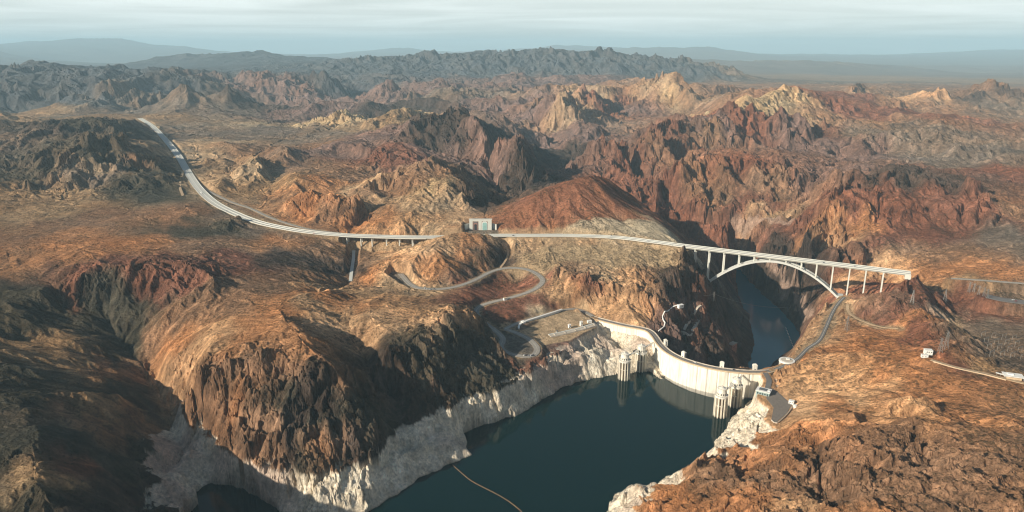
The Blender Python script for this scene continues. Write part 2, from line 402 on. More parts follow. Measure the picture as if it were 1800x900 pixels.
# roads: (name, half width, points)
HW = ws(HWY)
OLD = ws([(704,481,96),(722,500,93),(745,507,92),(790,506,93),(830,494,94),(862,478,93),(890,471,95),(920,472,96),(942,480,94),(954,493,90),(940,508,84),(905,521,79),(868,530,75),(844,538,72),(837,550,69),(850,566,66),(872,582,62),(884,596,60),(880,610,58),(893,620,57),(920,626,57),(938,624,57),(944,612,57),(930,596,58),(908,585,59),(888,578,61)])
OLD2 = ws([(888,578,61),(915,566,60),(950,556,58),(985,546,57),(1012,543,55),(1030,549,52),(1042,556,50.6)])
FRONTAGE = ws([(262,216,196),(312,262,174),(330,300,165),(352,326,158),(400,352,153),(440,366,150),(480,384,146),(540,402,141),(600,410,139.5)])
SPUR = ws([(884,425,126),(893,440,110),(890,455,100),(880,470,94)])
RIGHT_ROAD = ws([(1362,649,50.6),(1385,640,52),(1404,628,54),(1420,612,56),(1440,598,60),(1452,575,62),(1462,552,65),(1472,535,68),(1484,522,70)])
TRACK = ws([(1490,535,80),(1492,548,74),(1512,562,76),(1548,574,80),(1580,577,88)])
LOT = ws([(1735,520,94),(1760,526,92),(1800,531,92),(1840,534,92)])
UPPER_R = ws([(1672,489,100),(1720,492,104),(1800,498,106),(1850,502,106)])
NVROAD = ws([(1345,655,50.6),(1352,668,50.6),(1350,685,50.8),(1364,700,51)])
WALLROAD = ws([(1636,632,118),(1680,645,116),(1730,656,114),(1770,666,113),(1810,676,113)])
RAMP = ws([(622,440,100),(621,456,97),(618,476,94),(616,494,92)])
BASIN_TRACK = ws([(322,345,162),(316,325,168),(322,300,171)])
def smooth_line(pts, step=9.):
    """Catmull-Rom through the points, resampled"""
    P_ = [np.array(p, float) for p in pts]; P_ = [2 * P_[0] - P_[1]] + P_ + [2 * P_[-1] - P_[-2]]
    out = []
    for i in range(1, len(P_) - 2):
        a, b, c, d = P_[i - 1:i + 3]; n = max(1, int(np.linalg.norm(c - b) / step))
        for k in range(n):
            t = k / n
            out.append(tuple(.5 * ((2 * b) + (c - a) * t + (2 * a - 5 * b + 4 * c - d) * t * t + (3 * b - a - 3 * c + d) * t ** 3)))
    out.append(tuple(P_[-2])); return out
HW, OLD, OLD2, FRONTAGE, SPUR, RIGHT_ROAD, TRACK, LOT, UPPER_R, NVROAD, WALLROAD, RAMP = [smooth_line(q) for q in (HW, OLD, OLD2, FRONTAGE, SPUR, RIGHT_ROAD, TRACK, LOT, UPPER_R, NVROAD, WALLROAD, RAMP)]
ROADS = [(HW, 17), (OLD, 6.5), (OLD2, 6), (FRONTAGE, 6), (SPUR, 4), (RIGHT_ROAD, 7), (TRACK, 4), (LOT, 16), (UPPER_R, 6), (NVROAD, 5), (WALLROAD, 6), (RAMP, 5)]
VIADUCT_SPAN = (600, 752)                 # image columns where the highway leaves the ground
PADS = [  # polygon, z
    (ws([(905,588,58),(985,545,58),(1030,553,55),(1046,574,50),(1000,598,50),(955,606,50.5)]), None),
    (ws([(1332,682,51.5),(1352,676,51.5),(1378,696,51.5),(1396,712,51.5),(1384,728,51.5),(1362,746,51.5),(1352,738,51.5),(1358,716,51.5),(1336,700,51.5)]), 51),
    (ws([(868,596,58),(905,588,58),(946,610,57),(925,628,57),(893,622,57)]), 57.5),
    (ws([(816,413,141),(878,413,141),(872,401,143),(820,401,143)]), 142),
    (ws([(690,478,95),(712,484,95),(725,500,93),(712,502,93),(682,486,95)]), 94.5),
]
def build_height(X, Y, SP):
    RRr = np.hypot(X, Y).astype(f4)
    near = smooth(2300, 3000, RRr)
    wx = X.copy(); wy = Y.copy()
    for k, wl in enumerate((60, 120, 240, 480, 960, 1920)):
        amp = .13 * wl * smooth(.20, .10, wl / RRr) * smooth(2.0, 4.0, wl / SP) * (.35 + .65 * near)
        if wl >= 480: rows = np.where((amp > .2).any(1))[0]
        else: rows = np.where((amp > .2).any(1))[0]
        if not len(rows): continue
        a, b = rows[0], rows[-1] + 1
        wx[a:b] += par(lambda x, y: perlin(x / wl, y / wl, 50 + k), 12, X[a:b], Y[a:b]) * amp[a:b]
        wy[a:b] += par(lambda x, y: perlin(x / wl, y / wl, 70 + k), 12, X[a:b], Y[a:b]) * amp[a:b]
    h = samp(U[0], wx, wy).astype(f4); rough = samp(U[1], wx, wy).astype(f4)
    hr = np.gradient(h, lr, axis=0) / RR; ht = np.gradient(h, th, axis=1) / RR
    s_, c_ = np.sin(TH), np.cos(TH)
    gx = (hr * s_ + ht * c_).astype(f4); gy = (hr * c_ - ht * s_).astype(f4)
    del hr, ht
    for k, wl in enumerate((2200, 1200, 640, 340, 180, 96, 52, 28, 15, 8)):
        wt = smooth(.16, .07, wl / RRr) * smooth(2.2, 4.5, wl / SP)
        rows = np.where((wt > .02).any(1))[0]
        if len(rows) < 2: continue
        a, b = rows[0], rows[-1] + 1
        def f(x, y, gx_, gy_, w_, r_):
            sl = np.sqrt(gx_ * gx_ + gy_ * gy_) + 1e-5
            dx = -gy_ / sl; dy = gx_ / sl
            C, S = erode_oct(x / wl + k * 13.7, y / wl - k * 7.1, dx * .9, dy * .9, 200 + k)
            C = np.clip(C * 1.25, -1, 1)
            C = .55 * (1 - 2 * np.sqrt((1.02 - C) * .5)) + .45 * (1 - 2 * np.arccos(C) / f4(math.pi)) + .15
            am = wl * .088 * (wl / 200.) ** -.22 * (.10 + 1.1 * r_) * (.30 + .70 * smooth(.04, .45, sl)) * w_
            rn = perlin(x / wl * .8, y / wl * .8, 300 + k)
            rg = (1 - 2.2 * np.abs(rn)) * .5
            cr = am * .75 * smooth(.25, .7, r_)
            far = smooth(2000, 3600, np.sqrt(x * x + y * y))
            am = am * (1 + .35 * far) * (1 - .35 * smooth(.8, 1.6, sl) * (wl < 120))
            cr = cr * (1 + .25 * far) + wl * .03 * (.2 + r_) * w_ * far
            if wl <= 340: cr = cr + wl * .085 * (wl / 200.) ** -.22 * w_ * smooth(.45, .85, r_) * (.25 + .75 * smooth(.3, .9, sl))
            dh = C * am + rg * cr * .75
            if wl <= 340:
                fr = smooth(.35, .8, r_) * (.15 + .85 * smooth(.3, 1.0, sl)) * w_
                V, E_ = worley(x / wl * 1.25 + .35 * rn, y / wl * 1.25 + .35 * C, 700 + k, dx, dy)
                dh = dh + wl * (.16 - .05 * far) * (V - .5 * smooth(.12, .0, E_)) * fr
            q = f4(2 * math.pi) / wl * am
            return dh.astype(f4), (-S * q * dx).astype(f4), (-S * q * dy).astype(f4)
        dh, ax, ay = par(f, 16, X[a:b], Y[a:b], gx[a:b], gy[a:b], wt[a:b].astype(f4), rough[a:b])
        h[a:b] += dh; gx[a:b] += ax; gy[a:b] += ay
    # broken mountain country between the near hills and the far plain
    def mounts(x, y, r_, rr):
        m = smooth(2900, 4600, rr) * smooth(12500, 9000, rr) * smooth(.34, .62, r_)
        m = m * smooth(3.6, 2.0, x / np.maximum(y - 2500, 500) + 1.6 * smooth(5500, 7500, y))
        dh_, _z = line_dist(x, y, HW[:160:4])
        m = m * smooth(300, 1000, dh_)
        qx = x + 320 * perlin(x / 1500, y / 1500, 871) + 90 * perlin(x / 420, y / 420, 873); qy = y + 320 * perlin(x / 1500, y / 1500, 872) + 90 * perlin(x / 420, y / 420, 874)
        n = np.zeros(x.shape, f4); a = 1.; w = 1.
        for k, wl in enumerate((1300, 620, 300, 150)):
            v = 1 - np.abs(perlin(qx / wl, qy / wl, 880 + k)) * 1.5
            v = np.clip(v, 0, 1) ** 1.6 * w; w = np.clip(v * 1.5, .1, 1); n += (v - .33) * a; a *= .52
        return (m * (n - .10) * 100 * np.clip(rr / 6000, .7, 1.0) * smooth(11000, 6000, rr + 3500 * smooth(.15, .45, x / y)) ** .6).astype(f4)
    a, b = np.searchsorted(lr, math.log(2800)), np.searchsorted(lr, math.log(12600))
    h[a:b] += par(mounts, 16, X[a:b], Y[a:b], rough[a:b], RRr[a:b])
    # benches: hard beds make steps in the steeper country
    def bench(x, y, z, r_, rr):
        S = 62. + 14 * perlin(x / 1500, y / 1500, 860)
        ph = z / S + .35 * perlin(x / 420, y / 420, 861) + .08 * perlin(x / 60, y / 60, 862)
        k = (.35 + .65 * smooth(-.2, .5, perlin(x / 900, y / 900, 863))) * smooth(.35, .8, r_) * smooth(900, 1800, rr)
        return (-np.sin(ph * 2 * math.pi) * S / (2 * math.pi) * .6 * k).astype(f4)
    a, b = np.searchsorted(lr, math.log(700)), np.searchsorted(lr, math.log(16000))
    h[a:b] += par(bench, 12, X[a:b], Y[a:b], h[a:b], rough[a:b], RRr[a:b])
    # lake, river, dam, roads: only where they are
    m = (X > -700) & (X < 1600) & (Y > 400) & (Y < 2700)
    ii = np.where(m)
    x, y, z = X[ii], Y[ii], h[ii].astype(np.float64)
    n1 = fbm(x, y, 34, 4, 91) * 5
    d = poly_sdf(x, y, lake_poly)
    dl = np.minimum(line_dist(x, y, [W(a, b, 0) for a, b in SHORE_IMG])[0], line_dist(x, y, [W(a, b, 0) for a, b in SHORE2_IMG])[0])
    land = dl <= np.abs(d) + .5
    dn = d + n1 * smooth(0, 30, np.abs(d) * 0 + 30) * land
    out = (dn > 0) & land
    sh = fbm(x, y, 60, 4, 95, .55)
    d2 = line_dist(x, y, [W(a, b, 0) for a, b in SHORE2_IMG])[0] <= dl + .5
    rise = .8 + dn * (1.15 + .5 * sh) * np.where(d2, .45, 1)
    z = z + smooth(2, 14, dn) * smooth(75, 40, dn) * (4.5 * ridged(x, y, 34, 4, 97, .6) + 2.0 * ridged(x, y, 11, 2, 98)) * land
    z = np.where(out & (dn < 60), np.maximum(z, np.minimum(rise, 30 + 14 * sh)), z)
    z = np.where(dn <= 0, np.minimum(z, -1.2 + np.maximum(dn * .9, -25)), z)
    dr = poly_sdf(x, y, river_poly); drn = dr + n1 * .8
    z = np.where(drn <= 0, RIV_Z - 3, np.where(drn < 90, np.maximum(z, RIV_Z + np.minimum(.5 + drn * 1.1, 30)), z))
    # dam seat
    dc, zc = line_dist(x, y, [(p[0], p[1], 0) for p in crest[5:]])
    z = np.where((dc < 30) & ~(land & (d > -2) & (dc > 14)), np.minimum(z, 34 - 0 * dc), z)
    # downstream of the dam the canyon falls away
    # pads and roads
    for poly, pz in PADS:
        dp = poly_sdf(x, y, [(p[0], p[1]) for p in poly])
        if pz is None:
            px0 = np.array([p[:2] for p in poly]); pz0 = np.array([p[2] for p in poly])
            wgt = [1 / ((x - a) ** 2 + (y - b) ** 2 + 30) ** 1.5 for a, b in px0]
            pzv = sum(w * q for w, q in zip(wgt, pz0)) / sum(wgt)
        else: pzv = pz
        t = smooth(10, 1.5, dp)
        t = np.where((dn <= 0), 0, t)
        z = z * (1 - t) + pzv * t
    xa = X[ii]
    h[ii] = z
    for pts, hw in ROADS:
        bx = [p[0] for p in pts]; by = [p[1] for p in pts]
        jj = np.where((X > min(bx) - 60) & (X < max(bx) + 60) & (Y > min(by) - 60) & (Y < max(by) + 60))
        if not len(jj[0]): continue
        x, y, z = X[jj], Y[jj], h[jj].astype(np.float64)
        dd_, zz = line_dist(x, y, pts)
        t = smooth(hw + 14, hw + 3, dd_)
        if pts is HW:
            xl, xr = VX
            t = t * np.where((x > xl) & (x < xr), 0, 1) * (x < HW[-1][0] + 4)
            z = np.where((x > xl) & (x < xr) & (dd_ < 40), np.minimum(z, zz - 5), z)
        z = z * (1 - t) + (zz - .8) * t
        h[jj] = z
    # keep ground below the open bridge span
    dd_, zz = line_dist(X[ii], Y[ii], [BR_A, BR_B])
    tt = ((X[ii] - BR_A[0]) * (BR_B[0] - BR_A[0]) + (Y[ii] - BR_A[1]) * (BR_B[1] - BR_A[1])) / ((BR_B[0] - BR_A[0]) ** 2 + (BR_B[1] - BR_A[1]) ** 2)
    z = h[ii]
    z = np.where((dd_ < 30) & (tt > .02) & (tt < .98), np.minimum(z, zz - 8), z)
    z = np.where((dd_ < 45) & (tt > -.06) & (tt < 1.10), np.minimum(z, zz - .8 + np.maximum(dd_ - 18, 0) * .5), z)
    dd_, zz = line_dist(X[ii], Y[ii], [BR_B, W(1660, 490, 128)])
    z = np.where(dd_ < 110, np.minimum(z, 134 + .12 * dd_ + 6 * np.sin(X[ii] / 19) * smooth(10, 60, dd_)), z)
    h[ii] = z
    return h, gx, gy, rough
VX = (W(VIADUCT_SPAN[0], 412, 139)[0], W(VIADUCT_SPAN[1], 417, 138)[0])
BR_A = W(1195, 431, 138); BR_B = W(1592, 479, 138)
import time
_t = time.time()
Hh, GX, GY, RO = build_height(X, Y, SP)
Hh[0, :] = Hh[0, :].mean()
print('TERRAIN', Hh.shape, round(time.time() - _t, 1), 's')

def h_at(x, y):
    """terrain height at a point"""
    t = math.atan2(x, y); l = math.log(math.hypot(x, y))
    j = min(max(np.searchsorted(th, t) - 1, 0), len(th) - 2); i = min(max(np.searchsorted(lr, l) - 1, 0), len(lr) - 2)
    a = (t - th[j]) / (th[j + 1] - th[j]); b = (l - lr[i]) / (lr[i + 1] - lr[i])
    return float((Hh[i, j] * (1 - a) + Hh[i, j + 1] * a) * (1 - b) + (Hh[i + 1, j] * (1 - a) + Hh[i + 1, j + 1] * a) * b)
_pyg = None
def hit(px, py):
    """first ground point seen along a sight line of the survey"""
    u, v = px - 900.0, py - 450.0
    dx, dy, dz = u, FPX * ct - v * st, -(FPX * st + v * ct)
    t = math.atan2(dx, dy); j = int(np.clip(np.searchsorted(th, t), 0, len(th) - 1))
    r_ = np.exp(lr); sl = dz / math.hypot(dx, dy)
    below = (CAMH + sl * r_) < Hh[:, j]
    below[:5] = False
    k = int(np.argmax(below)) if below.any() else len(r_) - 1
    return r_[k] * math.sin(t), r_[k] * math.cos(t), float(Hh[k, j])
# ------------------------------------------------------------------ terrain mesh
def grid_mesh(name, X, Y, Z):
    nr, nt = X.shape
    me = bpy.data.meshes.new(name)
    co = np.empty((nr * nt, 3), f4); co[:, 0] = X.ravel(); co[:, 1] = Y.ravel(); co[:, 2] = Z.ravel()
    i, j = np.meshgrid(np.arange(nr - 1), np.arange(nt - 1), indexing='ij')
    a = (i * nt + j).ravel()
    f = np.stack([a, a + 1, a + nt + 1, a + nt], 1).astype(np.int32)[:, ::-1]
    me.vertices.add(len(co)); me.vertices.foreach_set('co', co.ravel())
    me.loops.add(f.size); me.loops.foreach_set('vertex_index', np.ascontiguousarray(f).ravel())
    me.polygons.add(len(f)); me.polygons.foreach_set('loop_start', np.arange(0, f.size, 4, dtype=np.int32))
    me.polygons.foreach_set('loop_total', np.full(len(f), 4, np.int32)) if False else None
    me.update(calc_edges=True)
    me.polygons.foreach_set('use_smooth', np.zeros(len(f), bool))
    return me
gme = grid_mesh('ground', X, Y, Hh)
ground = bpy.data.objects.new('ground', gme); COL.objects.link(ground); ground['kind'] = 'structure'
# ------------------------------------------------------------------ rock and soil colours placed on the ground, shaded slopes painted darker
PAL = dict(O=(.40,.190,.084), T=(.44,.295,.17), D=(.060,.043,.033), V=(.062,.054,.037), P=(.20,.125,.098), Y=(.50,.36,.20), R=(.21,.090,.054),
           G=(.085,.090,.095), K=(.19,.14,.10), B=(.26,.150,.085), L=(.53,.315,.165), C=(.52,.42,.27), S=(.30,.19,.10))  # the bluish grey G paints distance haze into the far ranges
CP = '''0 130 G;100 115 G;200 150 K;300 150 G;380 160 K;60 150 G;130 180 G;250 190 K;60 200 S;180 205 S;470 150 P;520 160 P;440 180 D;560 180 P;350 190 K
600 130 G;700 120 G;800 120 G;900 110 G;650 160 P;760 160 K;850 150 P;600 150 G;1000 105 G;1100 110 G;1200 115 G;1000 118 G;1300 120 K;1500 125 K;1700 130 K;1600 138 S;1300 128 K;50 120 G;150 140 G;480 110 G;400 120 G;700 190 D;780 210 D;950 140 P;1050 138 P;600 200 Y;575 215 Y;640 215 S;690 230 P
1050 165 T;1020 170 T;1130 165 T;1100 178 R;1060 180 R;1170 160 Y;1080 190 P;985 185 T;990 215 P;940 200 P;900 180 P;1200 150 B;1300 150 B;1450 150 B;1600 150 B;1750 155 B
1330 190 Y;1390 184 Y;1450 197 B;1285 197 R;1500 190 R;1400 205 R;1340 207 R;1260 210 P;1500 170 R;1560 180 B;1640 170 L;1700 185 B;1740 165 D;1780 190 K
100 270 V;160 260 V;210 280 V;50 300 V;260 300 V;140 300 K;120 285 S;190 300 K;230 270 B;80 290 K;170 280 T;150 220 V;90 225 D;20 240 K;40 340 S;150 345 S;260 335 V;300 240 K;370 250 T;340 280 T;420 240 K;480 230 K
400 310 T;360 330 T;450 330 S;500 300 B;520 260 B;560 240 K;600 260 P;600 300 B;560 330 O;540 360 O;590 350 O;450 290 S;640 330 T;700 320 B;750 300 B;790 330 Y;760 350 T;720 350 T;830 350 D
700 270 R;800 230 D;850 270 P;780 270 P;870 300 P;920 240 P;900 280 D;960 270 D;960 310 D;1010 240 P;1040 260 P;1100 270 R;1150 250 B;1200 250 R;1260 240 B;1340 230 R;1400 230 P
1100 320 R;1150 330 R;1220 310 B;1300 300 R;1350 310 B;1250 350 B;1330 350 R;1180 370 R;1420 260 P;1500 260 P;1600 260 K;1700 280 K;1780 300 R;1450 310 P;1550 230 K
1480 350 R;1440 400 O;1460 420 L;1500 400 O;1560 360 R;1620 350 R;1600 310 D;1680 350 R;1720 370 R;1560 420 R;1650 410 R;1750 420 K;1800 380 B
1330 385 T;1350 380 T;1290 400 R;1370 400 R;1280 420 R;1240 400 R
700 390 L;640 400 O;760 380 L;740 395 T;560 390 B;600 370 B
950 360 R;1000 340 R;1040 320 R;1060 350 O;980 390 O;1100 360 R;1130 398 C;1155 402 C;1085 402 C;1010 407 T;1175 408 C;900 390 O;1080 375 R;1110 382 O;1050 388 O;1020 330 R;960 380 R;1000 370 R
900 425 T;960 430 T;1040 440 T;1100 440 T;1150 440 T;1170 460 T;1000 460 B;1060 480 T;990 480 L;1120 490 L;1140 470 B;1000 520 L;1060 530 L;1110 540 L;1140 550 L;970 500 L;1040 510 R
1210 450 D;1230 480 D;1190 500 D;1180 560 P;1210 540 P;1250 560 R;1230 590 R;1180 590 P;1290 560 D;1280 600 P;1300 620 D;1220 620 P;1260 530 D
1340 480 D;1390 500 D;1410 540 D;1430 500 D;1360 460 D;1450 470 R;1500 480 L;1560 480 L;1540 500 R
780 430 L;820 420 O;700 450 L;740 470 O;660 470 O;810 460 O;860 450 D;880 440 D;840 480 D;720 490 L;650 510 T;600 510 T;670 520 L;740 510 T
850 510 R;900 490 R;880 505 R;930 490 R;900 540 R;950 530 R;870 545 R;900 550 R;960 560 C;1000 570 C;980 580 T;920 600 K;900 605 V;930 570 K;880 600 V
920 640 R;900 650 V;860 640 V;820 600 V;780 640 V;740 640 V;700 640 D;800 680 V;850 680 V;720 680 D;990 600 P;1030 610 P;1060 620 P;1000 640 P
640 560 L;700 560 L;760 560 L;800 545 L;600 580 L;560 540 L;640 610 L;580 520 O;520 520 O;480 550 O;430 600 O;380 580 L;330 640 L;300 600 O;450 640 B;540 620 O;500 600 O;600 640 B;620 600 B
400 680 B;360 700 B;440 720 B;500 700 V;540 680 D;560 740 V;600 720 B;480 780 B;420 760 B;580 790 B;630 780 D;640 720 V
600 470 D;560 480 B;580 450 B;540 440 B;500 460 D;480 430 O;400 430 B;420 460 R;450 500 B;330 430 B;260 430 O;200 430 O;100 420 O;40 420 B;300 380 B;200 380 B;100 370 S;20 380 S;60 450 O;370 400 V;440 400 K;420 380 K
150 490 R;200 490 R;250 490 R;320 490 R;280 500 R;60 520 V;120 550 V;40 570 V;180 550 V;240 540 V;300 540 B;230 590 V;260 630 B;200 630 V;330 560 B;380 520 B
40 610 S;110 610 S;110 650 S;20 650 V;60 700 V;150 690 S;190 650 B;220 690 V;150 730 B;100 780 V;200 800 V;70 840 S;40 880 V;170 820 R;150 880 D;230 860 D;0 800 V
1420 600 L;1400 640 L;1380 670 L;1450 620 O;1440 570 L;1470 540 L;1500 560 O;1540 550 R;1580 570 O;1620 590 R;1560 600 O;1500 640 L;1440 670 L;1520 680 L;1600 640 O;1660 660 O;1720 690 O;1600 690 O;1780 700 O;1500 700 L
1600 715 L;1640 715 O;1420 720 L;1480 715 O;1640 520 R;1600 500 R;1700 510 S;1680 480 O;1760 470 O;1640 470 O;1700 450 B;1620 440 B;1780 520 K;1700 540 R;1650 550 K;1700 580 T;1750 580 K;1790 600 K;1700 600 K;1740 640 S;1680 640 R;1780 640 K
1420 770 O;1350 800 O;1280 840 B;1380 850 B;1450 800 B;1550 770 B;1500 850 B;1600 800 B;1700 780 B;1780 790 B;1650 850 B;1750 870 B;1580 880 B;1400 890 L;1250 880 O;1180 870 O;1120 870 L;1300 890 O;1500 900 O;1720 740 O
500 740 D;540 770 B;520 800 V;580 750 B;470 745 B;560 700 D;500 670 B;600 690 V;560 800 O;430 720 O;600 790 B;1080 545 L;1120 560 L;1090 520 L;1040 525 O;1020 480 B;1060 460 T;1170 540 D;1200 600 D;1250 600 D;1270 560 D'''
rows = []
for tok in CP.replace('\n', ';').split(';'):
    a, b, c = tok.split()
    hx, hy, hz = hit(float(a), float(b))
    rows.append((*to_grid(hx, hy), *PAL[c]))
rows = np.array(rows)
CG = 4
gxx, gyy = np.meshgrid(np.arange(0, NT, CG), np.arange(0, NR, CG))
num = np.zeros(gxx.shape + (3,)); den = np.zeros(gxx.shape)
asp = (math.log(R1 / R0) / (NR - 1)) / ((TH1 - TH0) / (NT - 1))      # keep the two axes in the same proportion
wob = 10
jx = gxx + wob * perlin(gxx / 22., gyy / 22., 401) + wob * .5 * perlin(gxx / 9., gyy / 9., 402)
jy = gyy + wob * perlin(gxx / 22., gyy / 22., 403) + wob * .5 * perlin(gxx / 9., gyy / 9., 404)
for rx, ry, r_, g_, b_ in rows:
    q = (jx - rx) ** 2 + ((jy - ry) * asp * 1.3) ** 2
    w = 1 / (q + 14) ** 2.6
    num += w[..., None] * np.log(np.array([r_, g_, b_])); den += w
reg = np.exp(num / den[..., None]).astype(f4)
def region_colour(x, y):
    gx, gy = to_grid(x, y)
    gx = np.clip(gx / CG, 0, reg.shape[1] - 1.001); gy = np.clip(gy / CG, 0, reg.shape[0] - 1.001)
    ix = gx.astype(int); iy = gy.astype(int); fx = (gx - ix)[..., None].astype(f4); fy = (gy - iy)[..., None].astype(f4)
    return (reg[iy, ix] * (1 - fx) + reg[iy, ix + 1] * fx) * (1 - fy) + (reg[iy + 1, ix] * (1 - fx) + reg[iy + 1, ix + 1] * fx) * fy
def colours(x, y, z, sl, sp, ro, gx_, gy_):
    r = np.hypot(x, y).astype(f4)
    c = region_colour(x, y)
    v = np.zeros(x.shape, f4)
    for k, wl in enumerate((1400, 500, 190, 75, 30, 12)):
        v += perlin(x / wl + 3, y / wl, 500 + k) * (.42, .5, .5, .45, .4, .35)[k] * smooth(.5, .15, wl / r) * smooth(1.5, 3.5, wl / sp)
    tint = perlin(x / 260, y / 260, 520) * smooth(2, 4, 260 / sp) + .6 * perlin(x / 80, y / 80, 521) * smooth(2, 4, 80 / sp)
    c = c * np.exp(v * .36)[..., None]
    c = c * np.exp(tint[..., None] * np.array([.05, -.05, -.16], f4))
    # scree and wash streaks running down the slopes
    for wl, am in ((120, .16), (46, .20), (19, .20)):
        wgt = smooth(2.0, 4.0, wl / sp)
        C_, S_ = erode_oct(x / wl, y / wl, gy_ * -1.1, gx_ * 1.1, 900 + wl)
        c = c * np.exp(am * 1.5 * C_ * wgt * smooth(.08, .3, sl))[..., None]
    # steep faces are bare rock, darker and browner than the soil
    rock = smooth(.55, 1.15, sl + .25 * v) * (.3 + .6 * smooth(.2, .8, ro))
    rc = c * .76 * np.array([.97, .93, .93], f4) + np.array([.02, .014, .010], f4)
    # bedding bands on bare rock
    band = np.sin(z / 9 + 2.5 * perlin(x / 160, y / 160, 530) + x * .006)
    rc = rc * (1 + .30 * band * smooth(3, 1, sp / 3))[..., None]
    c = c * (1 - rock[..., None]) + rc * rock[..., None]
    return c, v
slope = np.hypot(GX, GY).astype(f4)
# true slope of the finished sheet
hr = np.gradient(Hh, lr, axis=0) / RR; htg = np.gradient(Hh, th, axis=1) / RR
slope = np.hypot(hr, htg).astype(f4)
NX = (hr * np.sin(TH) + htg * np.cos(TH)); NY = (hr * np.cos(TH) - htg * np.sin(TH))
def blur(q, n):
    for _ in range(n):
        p = np.pad(q, 1, mode='edge'); q = (p[1:-1, 1:-1] * 2 + p[2:, 1:-1] + p[:-2, 1:-1] + p[1:-1, 2:] + p[1:-1, :-2]) / 6
    return q
NX = blur(NX.astype(f4), 10); NY = blur(NY.astype(f4), 10); ln_ = np.hypot(NX, NY) + 1e-5; NX /= ln_; NY /= ln_; del hr, htg, ln_
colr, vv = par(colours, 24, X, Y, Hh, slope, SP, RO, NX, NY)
# red hill behind the highway and the pale graded bank at its foot
for pg, cc, ed in ((ws([(866,412,138),(866,384,158),(930,346,206),(1000,311,246),(1046,300,262),(1090,330,222),(1125,360,186),(1165,384,158),(1100,402,140),(1000,410,138)]), (.27,.115,.062), 26),
                   (ws([(960,412,138),(1010,406,138),(1054,400,140),(1085,396,143),(1120,391,147),(1152,389,149),(1172,402,144),(1193,424,138),(1193,432,137),(1100,422,137)]), (.50,.41,.28), 7),
                   (ws([(900,470,112),(910,436,130),(1000,424,136),(1192,434,135),(1188,470,112),(1100,470,112),(1000,462,116)]), (.40,.29,.17), 22)):
    jj = np.where((X > min(p[0] for p in pg) - 60) & (X < max(p[0] for p in pg) + 60) & (Y > min(p[1] for p in pg) - 60) & (Y < max(p[1] for p in pg) + 60))
    xx, yy = X[jj], Y[jj]
    e = smooth(ed, -ed, poly_sdf(xx, yy, [p[:2] for p in pg]) + ed * 1.1 * perlin(xx / (ed * 3), yy / (ed * 3), 660)) * .85
    colr[jj] = colr[jj] * (1 - e[:, None]) + np.array(cc, f4) * np.exp(.26 * vv[jj])[:, None] * e[:, None]
# bleached band below the old waterline
ii = np.where((X > -560) & (X < 480) & (Y > 500) & (Y < 1500) & (Hh < 60))
x, y, z = X[ii], Y[ii], Hh[ii]
dc_, _z = line_dist(x, y, [(p[0], p[1], 0) for p in crest[5:]] )
top = 48 + .9 * perlin(x / 12, y / 12, 601) + .8 * perlin(x / 4, y / 4, 602)
ring = smooth(top + .5, top - .5, z)
side = (x * -.55 + y) < 1560          # upstream only
inside_canyon = (x > 300) & (y > 1250 + (x - 300) * -.3) & (x > 300 + (y - 1250) * .02) & (line_dist(x, y, [(p[0], p[1], 0) for p in crest])[0] < 400) & (poly_sdf(x, y, lake_poly) > 0)
xc = np.array([p[0] for p in crest]); yc = np.array([p[1] for p in crest])
behind = y > np.interp(x, xc, yc, left=99999, right=yc[-1])
ring = ring * np.where(behind, 0, 1)
n = .5 * perlin(x / 26, y / 26, 610) + .5 * perlin(x / 9, y / 9, 611) + .4 * perlin(x / 4.5, z / 14 + y / 30, 612)
wc = np.array([.74, .65, .51], f4) * np.exp(n[:, None] * np.array([.22, .28, .36], f4))
pink = smooth(.1, .9, perlin(x / 70, y / 70, 615) + .4 * smooth(300, 60, np.hypot(x - 160, y - 1330)) + .5 * smooth(-260, -420, x))  # pink-brown rock patches, plus shade painted into the left end
wc = wc * (1 - pink[:, None]) + pink[:, None] * np.array([.50, .39, .31], f4) * np.exp(n[:, None] * .35)
wc = wc * (1 + .20 * np.sin(z * 1.15 + .8 * perlin(x / 40, y / 40, 616)) * smooth(-.3, .5, perlin(x / 55, y / 55, 617)) - .45 * smooth(2.5, .3, z))[:, None]
colr[ii] = colr[ii] * (1 - ring[:, None]) + wc * ring[:, None]
# pale debris chute and faint wash lines
for il, wd in (([(1352,456),(1358,462),(1375,474),(1392,490),(1399,505),(1408,524),(1416,540),(1424,556)], 7), ([(1290,392),(1330,385),(1390,388)], 12), ([(1408,524),(1402,536),(1398,546)], 4)):
    pl = [hit(*q) for q in il]
    jj = np.where((X > min(p[0] for p in pl) - 60) & (X < max(p[0] for p in pl) + 60) & (Y > min(p[1] for p in pl) - 60) & (Y < max(p[1] for p in pl) + 60))
    dd_, zz = line_dist(X[jj], Y[jj], pl)
    e = smooth(wd * 1.6, wd * .5, dd_ + wd * .7 * perlin(X[jj] / 22, Y[jj] / 22, 640)) * .7
    colr[jj] = colr[jj] * (1 - e[:, None]) + np.array([.36, .25, .19], f4) * e[:, None]
